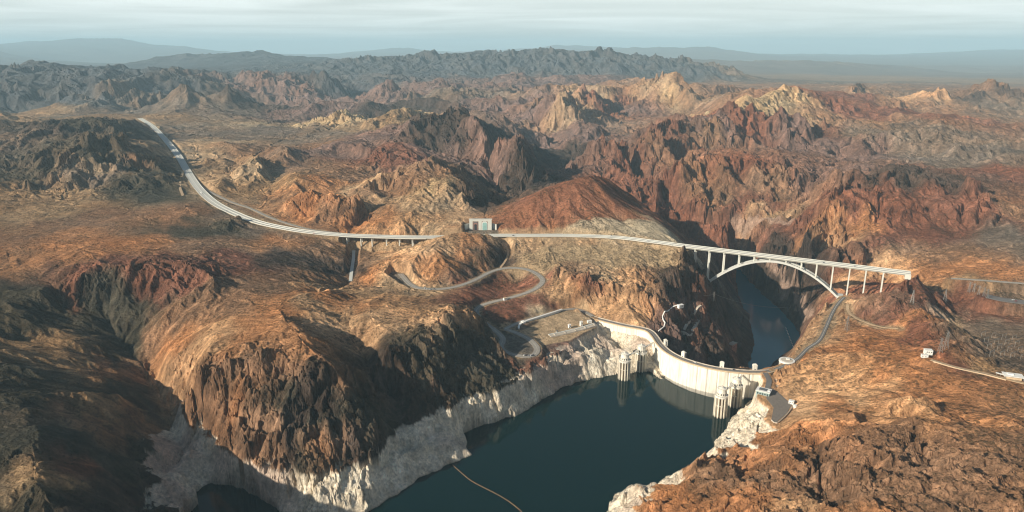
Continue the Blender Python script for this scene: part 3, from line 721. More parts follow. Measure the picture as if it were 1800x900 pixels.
# graded earth beside the roads
for pts, hw in ROADS[:1] + ROADS[1:4] + ROADS[5:7]:
    bx = [p[0] for p in pts]; by = [p[1] for p in pts]
    jj = np.where((X > min(bx) - 80) & (X < max(bx) + 80) & (Y > min(by) - 80) & (Y < max(by) + 80))
    dd_, zz = line_dist(X[jj], Y[jj], pts)
    e = smooth(hw + (26 if pts is HW else 9), hw + 2, dd_ + 8 * perlin(X[jj] / 30, Y[jj] / 30, 620)) * .75
    colr[jj] = colr[jj] * (1 - e[:, None]) + np.array([.42, .30, .18], f4) * e[:, None]
for poly, pz in PADS[:1]:
    jj = np.where((X > -100) & (X < 300) & (Y > 1200) & (Y < 1600))
    e = smooth(4, 0, poly_sdf(X[jj], Y[jj], [(p[0], p[1]) for p in poly]))
    colr[jj] = colr[jj] * (1 - e[:, None]) + np.array([.50, .36, .22], f4) * np.exp(.12 * vv[jj])[:, None] * e[:, None]
for poly, pz in PADS[2:]:
    bx = [p[0] for p in poly]; by = [p[1] for p in poly]
    jj = np.where((X > min(bx) - 80) & (X < max(bx) + 80) & (Y > min(by) - 80) & (Y < max(by) + 80))
    e = smooth(4, 0, poly_sdf(X[jj], Y[jj], [(p[0], p[1]) for p in poly])) * .8
    colr[jj] = colr[jj] * (1 - e[:, None]) + np.array([.17, .15, .125], f4) * e[:, None]
ca = gme.color_attributes.new('albedo', 'FLOAT_COLOR', 'POINT')
buf = np.ones((X.size, 4), f4); buf[:, :3] = np.clip(colr.reshape(-1, 3), .01, .9)
ca.data.foreach_set('color', buf.ravel())
print('COLOUR', round(time.time() - _t, 1))

# ------------------------------------------------------------------ material helpers
def mat(name, base, rough=.8, metal=0, var=.12, scale=.2, bump=0, bscale=.5, spec=.3):
    m = bpy.data.materials.new(name); m.use_nodes = True; nt = m.node_tree; b = nt.nodes['Principled BSDF']
    b.inputs['Roughness'].default_value = rough; b.inputs['Metallic'].default_value = metal
    b.inputs['Specular IOR Level'].default_value = spec
    tc = nt.nodes.new('ShaderNodeNewGeometry'); no = nt.nodes.new('ShaderNodeTexNoise'); no.inputs['Scale'].default_value = scale; no.inputs['Detail'].default_value = 6
    nt.links.new(tc.outputs['Position'], no.inputs['Vector'])
    mr = nt.nodes.new('ShaderNodeMapRange'); mr.inputs['From Min'].default_value = .3; mr.inputs['From Max'].default_value = .7
    mr.inputs['To Min'].default_value = 1 - var; mr.inputs['To Max'].default_value = 1 + var
    nt.links.new(no.outputs['Fac'], mr.inputs['Value'])
    mx = nt.nodes.new('ShaderNodeVectorMath'); mx.operation = 'SCALE'; mx.inputs[0].default_value = base[:3]
    nt.links.new(mr.outputs[0], mx.inputs['Scale']); nt.links.new(mx.outputs[0], b.inputs['Base Color'])
    if bump:
        n2 = nt.nodes.new('ShaderNodeTexNoise'); n2.inputs['Scale'].default_value = bscale; n2.inputs['Detail'].default_value = 5
        nt.links.new(tc.outputs['Position'], n2.inputs['Vector'])
        bp = nt.nodes.new('ShaderNodeBump'); bp.inputs['Distance'].default_value = bump; bp.inputs['Strength'].default_value = 1
        nt.links.new(n2.outputs['Fac'], bp.inputs['Height']); nt.links.new(bp.outputs[0], b.inputs['Normal'])
    return m
# ground material
gm = bpy.data.materials.new('desert_rock'); gm.use_nodes = True; nt = gm.node_tree; N = nt.nodes; K = nt.links; b = N['Principled BSDF']
b.inputs['Roughness'].default_value = .95; b.inputs['Specular IOR Level'].default_value = .08
at = N.new('ShaderNodeAttribute'); at.attribute_name = 'albedo'
geo = N.new('ShaderNodeNewGeometry')
def tex(scale, detail=6, rough=.6, sq=(1, 1, 1)):
    mp = N.new('ShaderNodeVectorMath'); mp.operation = 'MULTIPLY'; mp.inputs[1].default_value = sq
    K.new(geo.outputs['Position'], mp.inputs[0])
    t = N.new('ShaderNodeTexNoise'); t.inputs['Scale'].default_value = scale; t.inputs['Detail'].default_value = detail; t.inputs['Roughness'].default_value = rough
    K.new(mp.outputs[0], t.inputs['Vector']); return t
def rng(src, a, b_, c, d):
    m = N.new('ShaderNodeMapRange'); m.inputs['From Min'].default_value = a; m.inputs['From Max'].default_value = b_
    m.inputs['To Min'].default_value = c; m.inputs['To Max'].default_value = d; K.new(src, m.inputs['Value']); return m.outputs[0]
def mth(op, a, b_=None):
    m = N.new('ShaderNodeMath'); m.operation = op
    for k, v in enumerate((a, b_)):
        if v is None: continue
        if isinstance(v, (int, float)): m.inputs[k].default_value = v
        else: K.new(v, m.inputs[k])
    return m.outputs[0]
t1 = tex(.05, 8, .7); t2 = tex(.30, 6, .72, (1, 1, .45))
f1 = rng(t1.outputs['Fac'], .3, .7, .6, 1.4); f2 = rng(t2.outputs['Fac'], .32, .68, .62, 1.38)
# desert scrub: small dark tufts on gentle ground
vo = N.new('ShaderNodeTexVoronoi'); vo.inputs['Scale'].default_value = .14; K.new(geo.outputs['Position'], vo.inputs['Vector'])
sep = N.new('ShaderNodeSeparateXYZ'); K.new(geo.outputs['Normal'], sep.inputs[0])
dens = rng(tex(.012, 3).outputs['Fac'], .4, .6, .16, .46)
tuft = mth('LESS_THAN', vo.outputs['Distance'], dens)
flatm = rng(sep.outputs['Z'], .62, .82, 0, 1)
spz = N.new('ShaderNodeSeparateXYZ'); K.new(geo.outputs['Position'], spz.inputs[0])
dry = rng(spz.outputs['Z'], 50, 60, 0, .55)
tf = mth('MULTIPLY', mth('MULTIPLY', tuft, flatm), dry)
v1 = N.new('ShaderNodeVectorMath'); v1.operation = 'SCALE'; K.new(at.outputs['Color'], v1.inputs[0]); K.new(mth('MULTIPLY', f1, f2), v1.inputs['Scale'])
mx = N.new('ShaderNodeMix'); mx.data_type = 'RGBA'; K.new(tf, mx.inputs[0]); K.new(v1.outputs[0], mx.inputs[6]); mx.inputs[7].default_value = (.05, .042, .022, 1)
K.new(mx.outputs[2], b.inputs['Base Color'])
b1 = N.new('ShaderNodeBump'); b1.inputs['Distance'].default_value = 9; b1.inputs['Strength'].default_value = 1; K.new(tex(.045, 9, .68, (1, 1, .6)).outputs['Fac'], b1.inputs['Height'])
b2 = N.new('ShaderNodeBump'); b2.inputs['Distance'].default_value = 3.6; K.new(tex(.22, 6, .7, (1, 1, .5)).outputs['Fac'], b2.inputs['Height']); K.new(b1.outputs[0], b2.inputs['Normal'])
K.new(b2.outputs[0], b.inputs['Normal'])
gme.materials.append(gm)
# water
def water(name, col, rough, bs, bd):
    m = bpy.data.materials.new(name); m.use_nodes = True; nt = m.node_tree; b = nt.nodes['Principled BSDF']
    b.inputs['Base Color'].default_value = (*col, 1); b.inputs['Roughness'].default_value = rough; b.inputs['IOR'].default_value = 1.33; b.inputs['Specular IOR Level'].default_value = .36
    g = nt.nodes.new('ShaderNodeNewGeometry'); n = nt.nodes.new('ShaderNodeTexNoise'); n.inputs['Scale'].default_value = bs; n.inputs['Detail'].default_value = 4
    nt.links.new(g.outputs['Position'], n.inputs['Vector'])
    bp = nt.nodes.new('ShaderNodeBump'); bp.inputs['Distance'].default_value = bd; nt.links.new(n.outputs['Fac'], bp.inputs['Height']); nt.links.new(bp.outputs[0], b.inputs['Normal'])
    n2 = nt.nodes.new('ShaderNodeTexNoise'); n2.inputs['Scale'].default_value = .006; n2.inputs['Detail'].default_value = 3
    nt.links.new(g.outputs['Position'], n2.inputs['Vector'])
    mr = nt.nodes.new('ShaderNodeMapRange'); mr.inputs['From Min'].default_value = .3; mr.inputs['From Max'].default_value = .7; mr.inputs['To Min'].default_value = rough * .7; mr.inputs['To Max'].default_value = rough * 1.6
    nt.links.new(n2.outputs['Fac'], mr.inputs['Value']); nt.links.new(mr.outputs[0], b.inputs['Roughness'])
    return m
M_LAKE = water('lake_water', (.0, .015, .016), .05, .25, .09)
M_RIV = water('river_water', (.018, .14, .19), .12, .12, .12)
def flat(name, poly, z, m):
    bm = bmesh.new(); vs = [bm.verts.new((p[0], p[1], z)) for p in poly]; f = bm.faces.new(vs)
    bmesh.ops.triangulate(bm, faces=[f]); bmesh.ops.recalc_face_normals(bm, faces=bm.faces[:])
    if sum(f.normal.z for f in bm.faces) < 0: bmesh.ops.reverse_faces(bm, faces=bm.faces[:])
    me = bpy.data.meshes.new(name); bm.to_mesh(me); bm.free()
    o = bpy.data.objects.new(name, me); COL.objects.link(o); o['kind'] = 'structure'; me.materials.append(m)
    return o
def grow(poly, d):
    """offset a closed outline outwards"""
    P_ = [Vector(p[:2]) for p in poly]; n = len(P_)
    A = sum(P_[i].x * P_[(i + 1) % n].y - P_[(i + 1) % n].x * P_[i].y for i in range(n))
    s = -1 if A > 0 else 1; out = []
    for i in range(n):
        a, b_, c = P_[i - 1], P_[i], P_[(i + 1) % n]
        e1 = (b_ - a).normalized(); e2 = (c - b_).normalized()
        nn = Vector((-(e1.y + e2.y), e1.x + e2.x)); nn = nn.normalized() if nn.length > .3 else Vector((-e1.y, e1.x))
        out.append(tuple(b_ + nn * s * d))
    return out
flat('reservoir_water', grow(lake_poly, 7), LAKE_Z, M_LAKE)
flat('river_water', grow(river_poly, 7), RIV_Z, M_RIV)
# ------------------------------------------------------------------ object helpers
class MB:
    def __init__(s): s.bm = bmesh.new()
    def box(s, c, size, rz=0, taper=1, bev=0):
        """box standing on z=c[2]"""
        x, y, h = size[0] / 2, size[1] / 2, size[2]
        R = Matrix.Rotation(rz, 3, 'Z'); vs = []
        for z, k in ((0, 1), (h, taper)):
            for a, b_ in ((-x, -y), (x, -y), (x, y), (-x, y)):
                vs.append(s.bm.verts.new(R @ Vector((a * k, b_ * k, z)) + Vector(c)))
        for f in ((3, 2, 1, 0), (4, 5, 6, 7), (0, 1, 5, 4), (1, 2, 6, 5), (2, 3, 7, 6), (3, 0, 4, 7)): s.bm.faces.new([vs[i] for i in f])
        return s
    def cyl(s, c, r, h, n=24, r2=None, cap=True):
        r2 = r if r2 is None else r2; a = []; b_ = []
        for i in range(n):
            t = 2 * math.pi * i / n
            a.append(s.bm.verts.new((c[0] + r * math.cos(t), c[1] + r * math.sin(t), c[2])))
            b_.append(s.bm.verts.new((c[0] + r2 * math.cos(t), c[1] + r2 * math.sin(t), c[2] + h)))
        for i in range(n): s.bm.faces.new((a[i], a[(i + 1) % n], b_[(i + 1) % n], b_[i]))
        if cap: s.bm.faces.new(a[::-1]); s.bm.faces.new(b_)
        return s
    def bar(s, p, q, r, n=4):
        p, q = Vector(p), Vector(q); d = (q - p)
        if d.length < 1e-4: return s
        d.normalize(); u = d.cross(Vector((0, 0, 1)) if abs(d.z) < .9 else Vector((1, 0, 0))).normalized(); v = d.cross(u)
        A = []; B = []
        for i in range(n):
            t = 2 * math.pi * (i + .5) / n; o = (u * math.cos(t) + v * math.sin(t)) * r
            A.append(s.bm.verts.new(p + o)); B.append(s.bm.verts.new(q + o))
        for i in range(n): s.bm.faces.new((A[i], A[(i + 1) % n], B[(i + 1) % n], B[i]))
        s.bm.faces.new(A[::-1]); s.bm.faces.new(B); return s
    def tube(s, pts, r, n=6):
        for a, b_ in zip(pts[:-1], pts[1:]): s.bar(a, b_, r, n)
        return s
    def sweep(s, pts, prof, close=True):
        """sweep a profile of (side, up) along a path; side is to the right of travel"""
        P_ = [Vector(p) for p in pts]; rings = []
        for i, p in enumerate(P_):
            d = (P_[min(i + 1, len(P_) - 1)] - P_[max(i - 1, 0)]); d.z = 0; d.normalize(); rt = Vector((d.y, -d.x, 0))
            pr = prof(i) if callable(prof) else prof
            rings.append([s.bm.verts.new(p + rt * a + Vector((0, 0, b_))) for a, b_ in pr])
        n = len(rings[0])
        for A, B in zip(rings[:-1], rings[1:]):
            for i in range(n if close else n - 1): s.bm.faces.new((A[i], B[i], B[(i + 1) % n], A[(i + 1) % n]))
        if close: s.bm.faces.new(rings[0]); s.bm.faces.new(rings[-1][::-1])
        return s
    def prism(s, poly, z0, z1):
        a = [s.bm.verts.new((p[0], p[1], z0)) for p in poly]; b_ = [s.bm.verts.new((p[0], p[1], z1)) for p in poly]; n = len(poly)
        for i in range(n): s.bm.faces.new((a[i], a[(i + 1) % n], b_[(i + 1) % n], b_[i]))
        s.bm.faces.new(a[::-1]); s.bm.faces.new(b_); return s
    def build(s, name, m, parent=None, bevel=0, smooth_=False):
        bmesh.ops.recalc_face_normals(s.bm, faces=s.bm.faces[:])
        if bevel: bmesh.ops.bevel(s.bm, geom=s.bm.edges[:], offset=bevel, segments=1, affect='EDGES')
        me = bpy.data.meshes.new(name); s.bm.to_mesh(me); s.bm.free()
        if smooth_: me.polygons.foreach_set('use_smooth', np.ones(len(me.polygons), bool))
        o = bpy.data.objects.new(name, me); COL.objects.link(o); me.materials.append(m)
        if parent: o.parent = parent
        return o
def thing(name, label, cat, loc=(0, 0, 0), rz=0, group=None):
    o = bpy.data.objects.new(name, None); COL.objects.link(o); o.location = loc; o.rotation_euler = (0, 0, rz); o.empty_display_size = 1
    o['label'] = label; o['category'] = cat
    if group: o['group'] = group
    return o
def tag(o, label, cat, group=None):
    o['label'] = label; o['category'] = cat
    if group: o['group'] = group
    return o
def struct(o): o['kind'] = 'structure'; return o
def copy_thing(o, parent=None):
    c = o.copy(); COL.objects.link(c); c.parent = parent
    for ch in list(o.children): copy_thing(ch, c)
    return c

# ------------------------------------------------------------------ materials
M_CONC = mat('dam_concrete', (.80, .76, .66), .85, var=.10, scale=.05, bump=.15, bscale=.5)
M_CONC2 = mat('aged_concrete', (.50, .44, .36), .9, var=.18, scale=.12, bump=.2, bscale=.6)
M_PALE = mat('bridge_concrete', (.60, .60, .54), .8, var=.06, scale=.05)
M_RIBC = mat('arch_concrete', (.52, .53, .50), .8, var=.08, scale=.06)
M_FIN = mat('tower_concrete', (.72, .66, .54), .85, var=.14, scale=.15)
M_CORE = mat('recess_shade_concrete', (.17, .125, .09), .9, var=.3, scale=.2)  # dark core tone paints the shade in the gaps between fins
M_ASPH = mat('weathered_asphalt', (.17, .16, .15), .9, var=.12, scale=.15)
M_ROADP = mat('pale_road', (.30, .275, .24), .9, var=.12, scale=.12)
M_DECK = mat('deck_surface', (.52, .515, .475), .85, var=.06)
M_TERR = mat('terrace_paving', (.19, .165, .14), .9, var=.15, scale=.3)
M_DIRT = mat('dirt_track', (.44, .32, .20), .95, var=.18, scale=.2)
M_LINE = mat('road_paint', (.75, .72, .6), .7, var=.1)
M_WHITE = mat('white_paint', (.78, .77, .72), .6, var=.06)
M_TEAL = mat('green_grey_cladding', (.32, .42, .40), .5, var=.06)
M_DARK = mat('dark_glass_and_opening', (.03, .04, .05), .15, var=.05, spec=.5)
M_ROOF = mat('grey_roof', (.13, .14, .15), .7, var=.12, scale=.5)
M_RUST = mat('rust_red_panel', (.42, .13, .05), .8, var=.2, scale=.3)
M_PINK = mat('pink_brown_stone', (.30, .16, .12), .9, var=.2, scale=.3)
M_YARD = mat('weathered_steel', (.30, .28, .25), .7, .2, var=.1)
M_STEEL = mat('galvanised_steel', (.36, .35, .33), .45, .6, var=.08)
M_TAN = mat('tan_wall', (.55, .42, .28), .85, var=.12, scale=.2)
M_ORANGE = mat('faded_orange_float', (.60, .33, .14), .6, var=.15, scale=.5)
M_RUBBER = mat('rubber', (.02, .02, .02), .8)
M_CARS = [mat('car_paint_white', (.75, .75, .73), .3), mat('car_paint_dark', (.03, .035, .05), .3), mat('car_paint_silver', (.4, .41, .43), .3, .3), mat('car_paint_red', (.35, .04, .03), .3)]
def streaky(m):
    """vertical weather streaks and lift lines on poured concrete"""
    nt = m.node_tree; b = nt.nodes['Principled BSDF']; src = b.inputs['Base Color'].links[0].from_socket
    g = nt.nodes.new('ShaderNodeNewGeometry'); mu = nt.nodes.new('ShaderNodeVectorMath'); mu.operation = 'MULTIPLY'; mu.inputs[1].default_value = (.35, .35, .02)
    nt.links.new(g.outputs['Position'], mu.inputs[0]); n = nt.nodes.new('ShaderNodeTexNoise'); n.inputs['Scale'].default_value = 1; n.inputs['Detail'].default_value = 5
    nt.links.new(mu.outputs[0], n.inputs['Vector'])
    r = nt.nodes.new('ShaderNodeMapRange'); r.inputs['From Min'].default_value = .35; r.inputs['From Max'].default_value = .7; r.inputs['To Min'].default_value = 1.08; r.inputs['To Max'].default_value = .70
    nt.links.new(n.outputs['Fac'], r.inputs['Value'])
    sp_ = nt.nodes.new('ShaderNodeSeparateXYZ'); nt.links.new(g.outputs['Position'], sp_.inputs[0])
    # darker damp foot just above the water
    w = nt.nodes.new('ShaderNodeMapRange'); w.inputs['From Min'].default_value = .4; w.inputs['From Max'].default_value = 3; w.inputs['To Min'].default_value = .45; w.inputs['To Max'].default_value = 1
    nt.links.new(sp_.outputs['Z'], w.inputs['Value'])
    md = nt.nodes.new('ShaderNodeMath'); md.operation = 'MULTIPLY'; nt.links.new(r.outputs[0], md.inputs[0]); nt.links.new(w.outputs[0], md.inputs[1])
    v = nt.nodes.new('ShaderNodeVectorMath'); v.operation = 'SCALE'; nt.links.new(src, v.inputs[0]); nt.links.new(md.outputs[0], v.inputs['Scale'])
    nt.links.new(v.outputs[0], b.inputs['Base Color'])
streaky(M_CONC); streaky(M_FIN)

# ------------------------------------------------------------------ the dam
cr = smooth_line([(p[0], p[1], 50) for p in crest], 2.0)
cr = np.array(cr)
seg_ = np.r_[0, np.cumsum(np.hypot(*np.diff(cr[:, :2], axis=0).T))]
slen = seg_[-1]; ns = int(slen / 2); s_new = np.linspace(0, slen, ns)
cr = np.stack([np.interp(s_new, seg_, cr[:, 0]), np.interp(s_new, seg_, cr[:, 1]), np.full(ns, 50.)], 1)
i_wing = int(np.argmin(np.hypot(cr[:, 0] - crest[6][0], cr[:, 1] - crest[6][1])))
dam = thing('dam', 'white concrete arch dam curving between dark reservoir and rock gorge', 'dam')
def body_prof(i):
    groove = -1.3 if (i % 9 == 0) else 0
    w = smooth(i_wing - 12, i_wing + 14, i) * smooth(ns, ns - 24, i)
    g = groove * float(smooth(0, 12, i))
    if i < i_wing - 12: g = 0
    return [(6.5 + g, -1.2), (6.5 + g, -6), (7.6 + g, -30), (9 + g, -68), (-9 - 12 * w, -68), (-8 - 4 * w, -20), (-7.5, -1.2)]
pts = [tuple(p) for p in cr]
MB().sweep(pts, body_prof).build('dam_body', M_CONC, dam)
MB().sweep(pts, [(-5, -.6), (-5, -1.2), (5, -1.2), (5, -.6)]).build('roadway', M_ASPH, dam)
MB().sweep(pts, [(5.002, .55), (5.002, -1.2), (6.4, -1.2), (6.4, -2.2), (7.4, -1.9), (7.4, .55)]).build('upstream_parapet', M_TAN, dam)
MB().sweep(pts, [(-7.6, .55), (-7.6, -1.2), (-5.002, -1.2), (-5.002, -.5), (-6.6, -.5), (-6.6, .55)]).build('downstream_parapet', M_CONC2, dam)
MB().sweep([p for p in pts], [(-.12, -.585), (-.12, -.6), (.12, -.6), (.12, -.585)]).build('road_line', M_LINE, dam)
def on_crest(px, py=None):
    best = min(range(ns), key=lambda i: abs(PP(*cr[i])[0] - px)); p = cr[best]; d = cr[min(best + 1, ns - 1)] - cr[max(best - 1, 0)]
    return Vector(p), math.atan2(d[1], d[0]), best
for px in (1162, 1196, 1267, 1329):
    p, a, i = on_crest(px); side = Vector((-math.sin(a), math.cos(a), 0))
    # the downstream side is the left of travel
    c = p + side * 9.6
    R = a
    t = MB().box((c.x, c.y, 36), (7.6, 5.6, 23), R).build('crest_tower', M_CONC, dam)
    MB().box((c.x, c.y, 59.0), (8.4, 6.4, .9), R).box((c.x, c.y, 59.9), (5.4, 3.6, 1.6), R, .85).build('tower_cap', M_CONC, t)
    q = c - side * 2.86
    MB().box((q.x, q.y, 49.3), (1.8, .25, 3), R).build('door', M_DARK, t)
    for k in (-1, 1):
        o_ = Vector((math.cos(a), math.sin(a), 0)) * k * 3.85
        MB().box((c.x + o_.x, c.y + o_.y, 50), (.2, 1.2, 7), R).build('slit_window', M_DARK, t)
# ------------------------------------------------------------------ intake towers
def intake():
    t = thing('intake_tower', '-', 'tower', (0, 0, 0), 0, 'intake towers standing in the reservoir beside the dam')
    MB().cyl((0, 0, -30), 8.2, 70, 40).build('tower_core', M_CORE, t, smooth_=False)
    f = MB()
    for k in range(12):
        a = 2 * math.pi * k / 12
        f.box((9.8 * math.cos(a), 9.8 * math.sin(a), -30), (3.8, 2.1, 68), a)
    f.build('fluted_piers', M_FIN, t)
    MB().cyl((0, 0, 22), 10.3, 1.0, 36).build('band', M_FIN, t)
    b = MB().cyl((0, 0, 38), 11.6, 3.2, 36)
    b.build('collar', M_CONC, t)
    MB().cyl((0, 0, 41.2), 8.4, 6.5, 12).cyl((0, 0, 47.7), 7.4, 5.5, 12).build('gatehouse', M_CONC, t)
    r = MB().cyl((0, 0, 53.2), 8.2, .8, 12).cyl((0, 0, 54), 6.6, 1.6, 12, 2.5).build('roof', M_CONC, t)
    MB().cyl((0, 0, 55.6), 1.2, 2.6, 8).build('lantern', M_CONC, r)
    for k in range(12):
        a = 2 * math.pi * (k + .5) / 12
        MB().box((8.14 * math.cos(a), 8.14 * math.sin(a), 42.4), (.3, 1.6, 3.6), a).build('window', M_DARK, t)
    rl = MB()
    for k in range(36):
        a = 2 * math.pi * k / 36; b_ = 2 * math.pi * (k + 1) / 36
        rl.bar((11.3 * math.cos(a), 11.3 * math.sin(a), 42.3), (11.3 * math.cos(b_), 11.3 * math.sin(b_), 42.3), .09)
        rl.bar((11.3 * math.cos(a), 11.3 * math.sin(a), 41.2), (11.3 * math.cos(a), 11.3 * math.sin(a), 42.3), .07)
    rl.build('railing', M_STEEL, t)
    return t
T0 = intake(); TW = []
TL = [((1096.5, 672), 'pale fluted intake tower farthest from the dam of the left pair'), ((1125.5, 657), 'pale fluted intake tower of the left pair, close against the dam wing wall'),
      ((1265, 737), 'pale fluted intake tower nearest the camera, right of the open water'), ((1291, 719), 'pale fluted intake tower of the right pair, tucked behind near the white rocks')]
for k, ((px, py), lb) in enumerate(TL):
    o = T0 if k == 0 else copy_thing(T0)
    x, y, z = W(px, py - 6, 0); o.location = (x, y, 0); o['label'] = lb; o.rotation_euler.z = .2 * k; TW.append(Vector((x, y, 0)))
def footbridge(p, q, label):
    p, q = Vector(p), Vector(q)
    t = thing('footbridge', label, 'footbridge', tuple(p), 0, 'footbridges to the intake towers'); d = q - p; n = max(2, int(d.length / 4))
    pp = [tuple(d * (i / n)) for i in range(n + 1)]
    MB().sweep(pp, [(-1.5, 0), (-1.5, -.8), (1.5, -.8), (1.5, 0)]).build('deck', M_CONC, t)
    rl = MB(); u = Vector((d.y, -d.x, 0)).normalized()
    for s_ in (-1.4, 1.4):
        rl.bar(u * s_ + Vector((0, 0, 1.1)), Vector(d) + u * s_ + Vector((0, 0, 1.1)), .1)
        for v in pp: rl.bar(Vector(v) + u * s_, Vector(v) + u * s_ + Vector((0, 0, 1.1)), .08)
    rl.build('railing', M_STEEL, t)
    tr = MB(); 
    for s_ in (-1.1, 1.1):
        tr.bar(u * s_ + Vector((0, 0, -2.6)), Vector(d) + u * s_ + Vector((0, 0, -2.6)), .18)
        for i in range(n): tr.bar(Vector(pp[i]) + u * s_ + Vector((0, 0, -.8 if i % 2 else -2.6)), Vector(pp[i + 1]) + u * s_ + Vector((0, 0, -2.6 if i % 2 else -.8)), .12)
    tr.build('truss', M_STEEL, t)
Z47 = Vector((0, 0, 46.6))
def toward(a, b, r):
    return a + (b - a).normalized() * r
def dam_face(px):
    p, a, i = on_crest(px); side = Vector((math.sin(a), -math.cos(a), 0)); v = p + side * 7.6; v.z = 0; return v
for a, b, lb in ((dam_face(1156), TW[1], 'short footbridge from the dam crest to the nearer left intake tower'), (TW[1], TW[0], 'footbridge joining the two left intake towers'),
                 (dam_face(1304), TW[3], 'short footbridge from the dam crest to the right rear intake tower'), (TW[3], TW[2], 'footbridge joining the two right intake towers')):
    r1 = 0 if a is not TW[1] and a is not TW[3] else 8.4
    footbridge(toward(a, b, r1) + Z47, toward(b, a, 8.4) + Z47, lb)

# ------------------------------------------------------------------ the arch bridge
A3, B3 = Vector(BR_A), Vector(BR_B)
ax = (B3 - A3); BL = ax.length; ad = ax.normalized(); an = Vector((ad.y, -ad.x, 0))    # an: towards the camera
def br_t(px):
    lo, hi = 0., 1.
    for _ in range(40):
        m_ = (lo + hi) / 2; p = A3 + ax * m_
        if PP(p.x, p.y, p.z)[0] < px: lo = m_
        else: hi = m_
    return lo
bridge = thing('arch_bridge', 'long pale concrete arch bridge spanning the shaded gorge behind the dam', 'bridge')
pA, pB = A3 - ad * 14, B3 + ad * 10
npth = [tuple(pA + (pB - pA) * (i / 60)) for i in range(61)]
MB().sweep(npth, [(-13.5, -.1), (-13.5, -1.1), (-9.5, -1.6), (-8.5, -4.6), (-3.5, -4.6), (-3.2, -1.6), (3.2, -1.6), (3.5, -4.6), (8.5, -4.6), (9.5, -1.6), (13.5, -1.1), (13.5, -.1)]).build('deck', M_PALE, bridge)
MB().sweep(npth, [(-12.8, .1), (-12.8, -.095), (12.8, -.095), (12.8, .1)]).build('road_surface', M_DECK, bridge)
for s_, nm in ((-13.15, 'parapet'), (13.15, 'parapet'), (0, 'median_barrier')):
    MB().sweep(npth, [(s_ - .3, 1.3), (s_ - .3, -.09), (s_ + .3, -.09), (s_ + .3, 1.3)]).build(nm, M_PALE, bridge)
PX_P = [1223.5, 1248, 1274, 1300.5, 1327, 1354.5, 1383, 1410, 1437, 1465.6, 1495, 1523.5, 1554]
tl, tr_ = br_t(1251), br_t(1479)
zL, zR, zC = 52., 62., 128.
def arch_z(t):
    u = (t - tl) / (tr_ - tl); return (zL * (1 - u) + zR * u) + (zC - (zL + zR) / 2) * (1 - (2 * u - 1) ** 2)
for s_ in (-7.5, 7.5):
    rp = []
    for i in range(41):
        t = tl + (tr_ - tl) * i / 40; p = A3 + ax * t + an * s_; rp.append((p.x, p.y, arch_z(t)))
    m_ = MB(); rings = []
    for i, p in enumerate(rp):
        d = Vector(rp[min(i + 1, 40)]) - Vector(rp[max(i - 1, 0)]); d.normalize(); up = an.cross(d).normalized(); up = up if up.z > 0 else -up
        rings.append([m_.bm.verts.new(Vector(p) + an * a_ + up * b_) for a_, b_ in ((-3, -2.4), (3, -2.4), (3, 2.4), (-3, 2.4))])
    for a_, b_ in zip(rings[:-1], rings[1:]):
        for i in range(4): m_.bm.faces.new((a_[i], b_[i], b_[(i + 1) % 4], a_[(i + 1) % 4]))
    m_.bm.faces.new(rings[0]); m_.bm.faces.new(rings[-1]); m_.build('arch_rib', M_RIBC, bridge)
for px in PX_P[1:10]:
    t = br_t(px)
    if t <= tl or t >= tr_: continue
    p = A3 + ax * t
    MB().box((p.x, p.y, arch_z(t) - 1.6), (2.2, 9.0, 2.6), math.atan2(ad.y, ad.x)).build('rib_strut', M_RIBC, bridge)
az_ = math.atan2(ad.y, ad.x)
for px in PX_P:
    t = br_t(px); p = A3 + ax * t
    on_arch = tl + .004 < t < tr_ - .004
    zt = p.z - 6.6
    cap = False
    for s_ in (-7.5, 7.5):
        q = p + an * s_
        zb = arch_z(t) + 2.0 if on_arch else h_at(q.x, q.y) - 3
        if zt - zb > 1.0:
            MB().box((q.x, q.y, zb), (3.0, 3.6, zt - zb), az_, .85).build('pier_column', M_PALE, bridge); cap = True
    MB().box((p.x, p.y, p.z - 6.6), (3.2, 20.5, 1.98), az_).build('pier_cap', M_PALE, bridge)
for t, z_ in ((tl, zL), (tr_, zR)):
    p = A3 + ax * (t + (-.012 if t == tl else .012))
    MB().box((p.x, p.y, z_ - 12), (14, 24, 15), az_, .9).build('arch_footing', M_RIBC, bridge)
for t in (-.02, 1.01):
    p = A3 + ax * t
    MB().box((p.x, p.y, p.z - 12), (12, 25, 10.3), az_).build('abutment', M_PALE, bridge)

# ------------------------------------------------------------------ highway on the ground, viaduct
def ribbon(name, pts, w, m, z=0., line=None, th_=.7, closed=False):
    o = MB().sweep(pts, [(-w, z), (-w, z - th_), (w, z - th_), (w, z)]).build(name, m)
    struct(o)
    if line:
        l_ = MB()
        for s_ in line: l_.sweep(pts, [(s_ - .18, z + .02), (s_ - .18, z - .1), (s_ + .18, z - .1), (s_ + .18, z + .02)])
        c = l_.build('road_markings', M_LINE, o)
    return o
hwL = [p for p in HW if p[0] <= VX[0] + 3]; hwV = [p for p in HW if VX[0] - 6 < p[0] < VX[1] + 6]; hwR = [p for p in HW if p[0] >= VX[1] - 3 and p[0] < A3.x - 12] + [tuple(A3 - ad * 13)]
for nm, seg in (('highway', hwL), ('highway', hwR)):
    h_ = ribbon(nm, seg, 13.5, M_DECK, .1, (-12.3, -6, 6, 12.3))
    for s_ in (-13.2, 13.2, 0):
        MB().sweep(seg, [(s_ - .3, 1.2), (s_ - .3, .0), (s_ + .3, .0), (s_ + .3, 1.2)]).build('concrete_barrier', M_PALE, h_)
via = thing('viaduct', 'low pale highway viaduct on paired columns over a shaded draw', 'viaduct')
MB().sweep(hwV, [(-14, .1), (-14, -1.4), (-11, -2.9), (11, -2.9), (14, -1.4), (14, .1)]).build('deck', M_PALE, via)
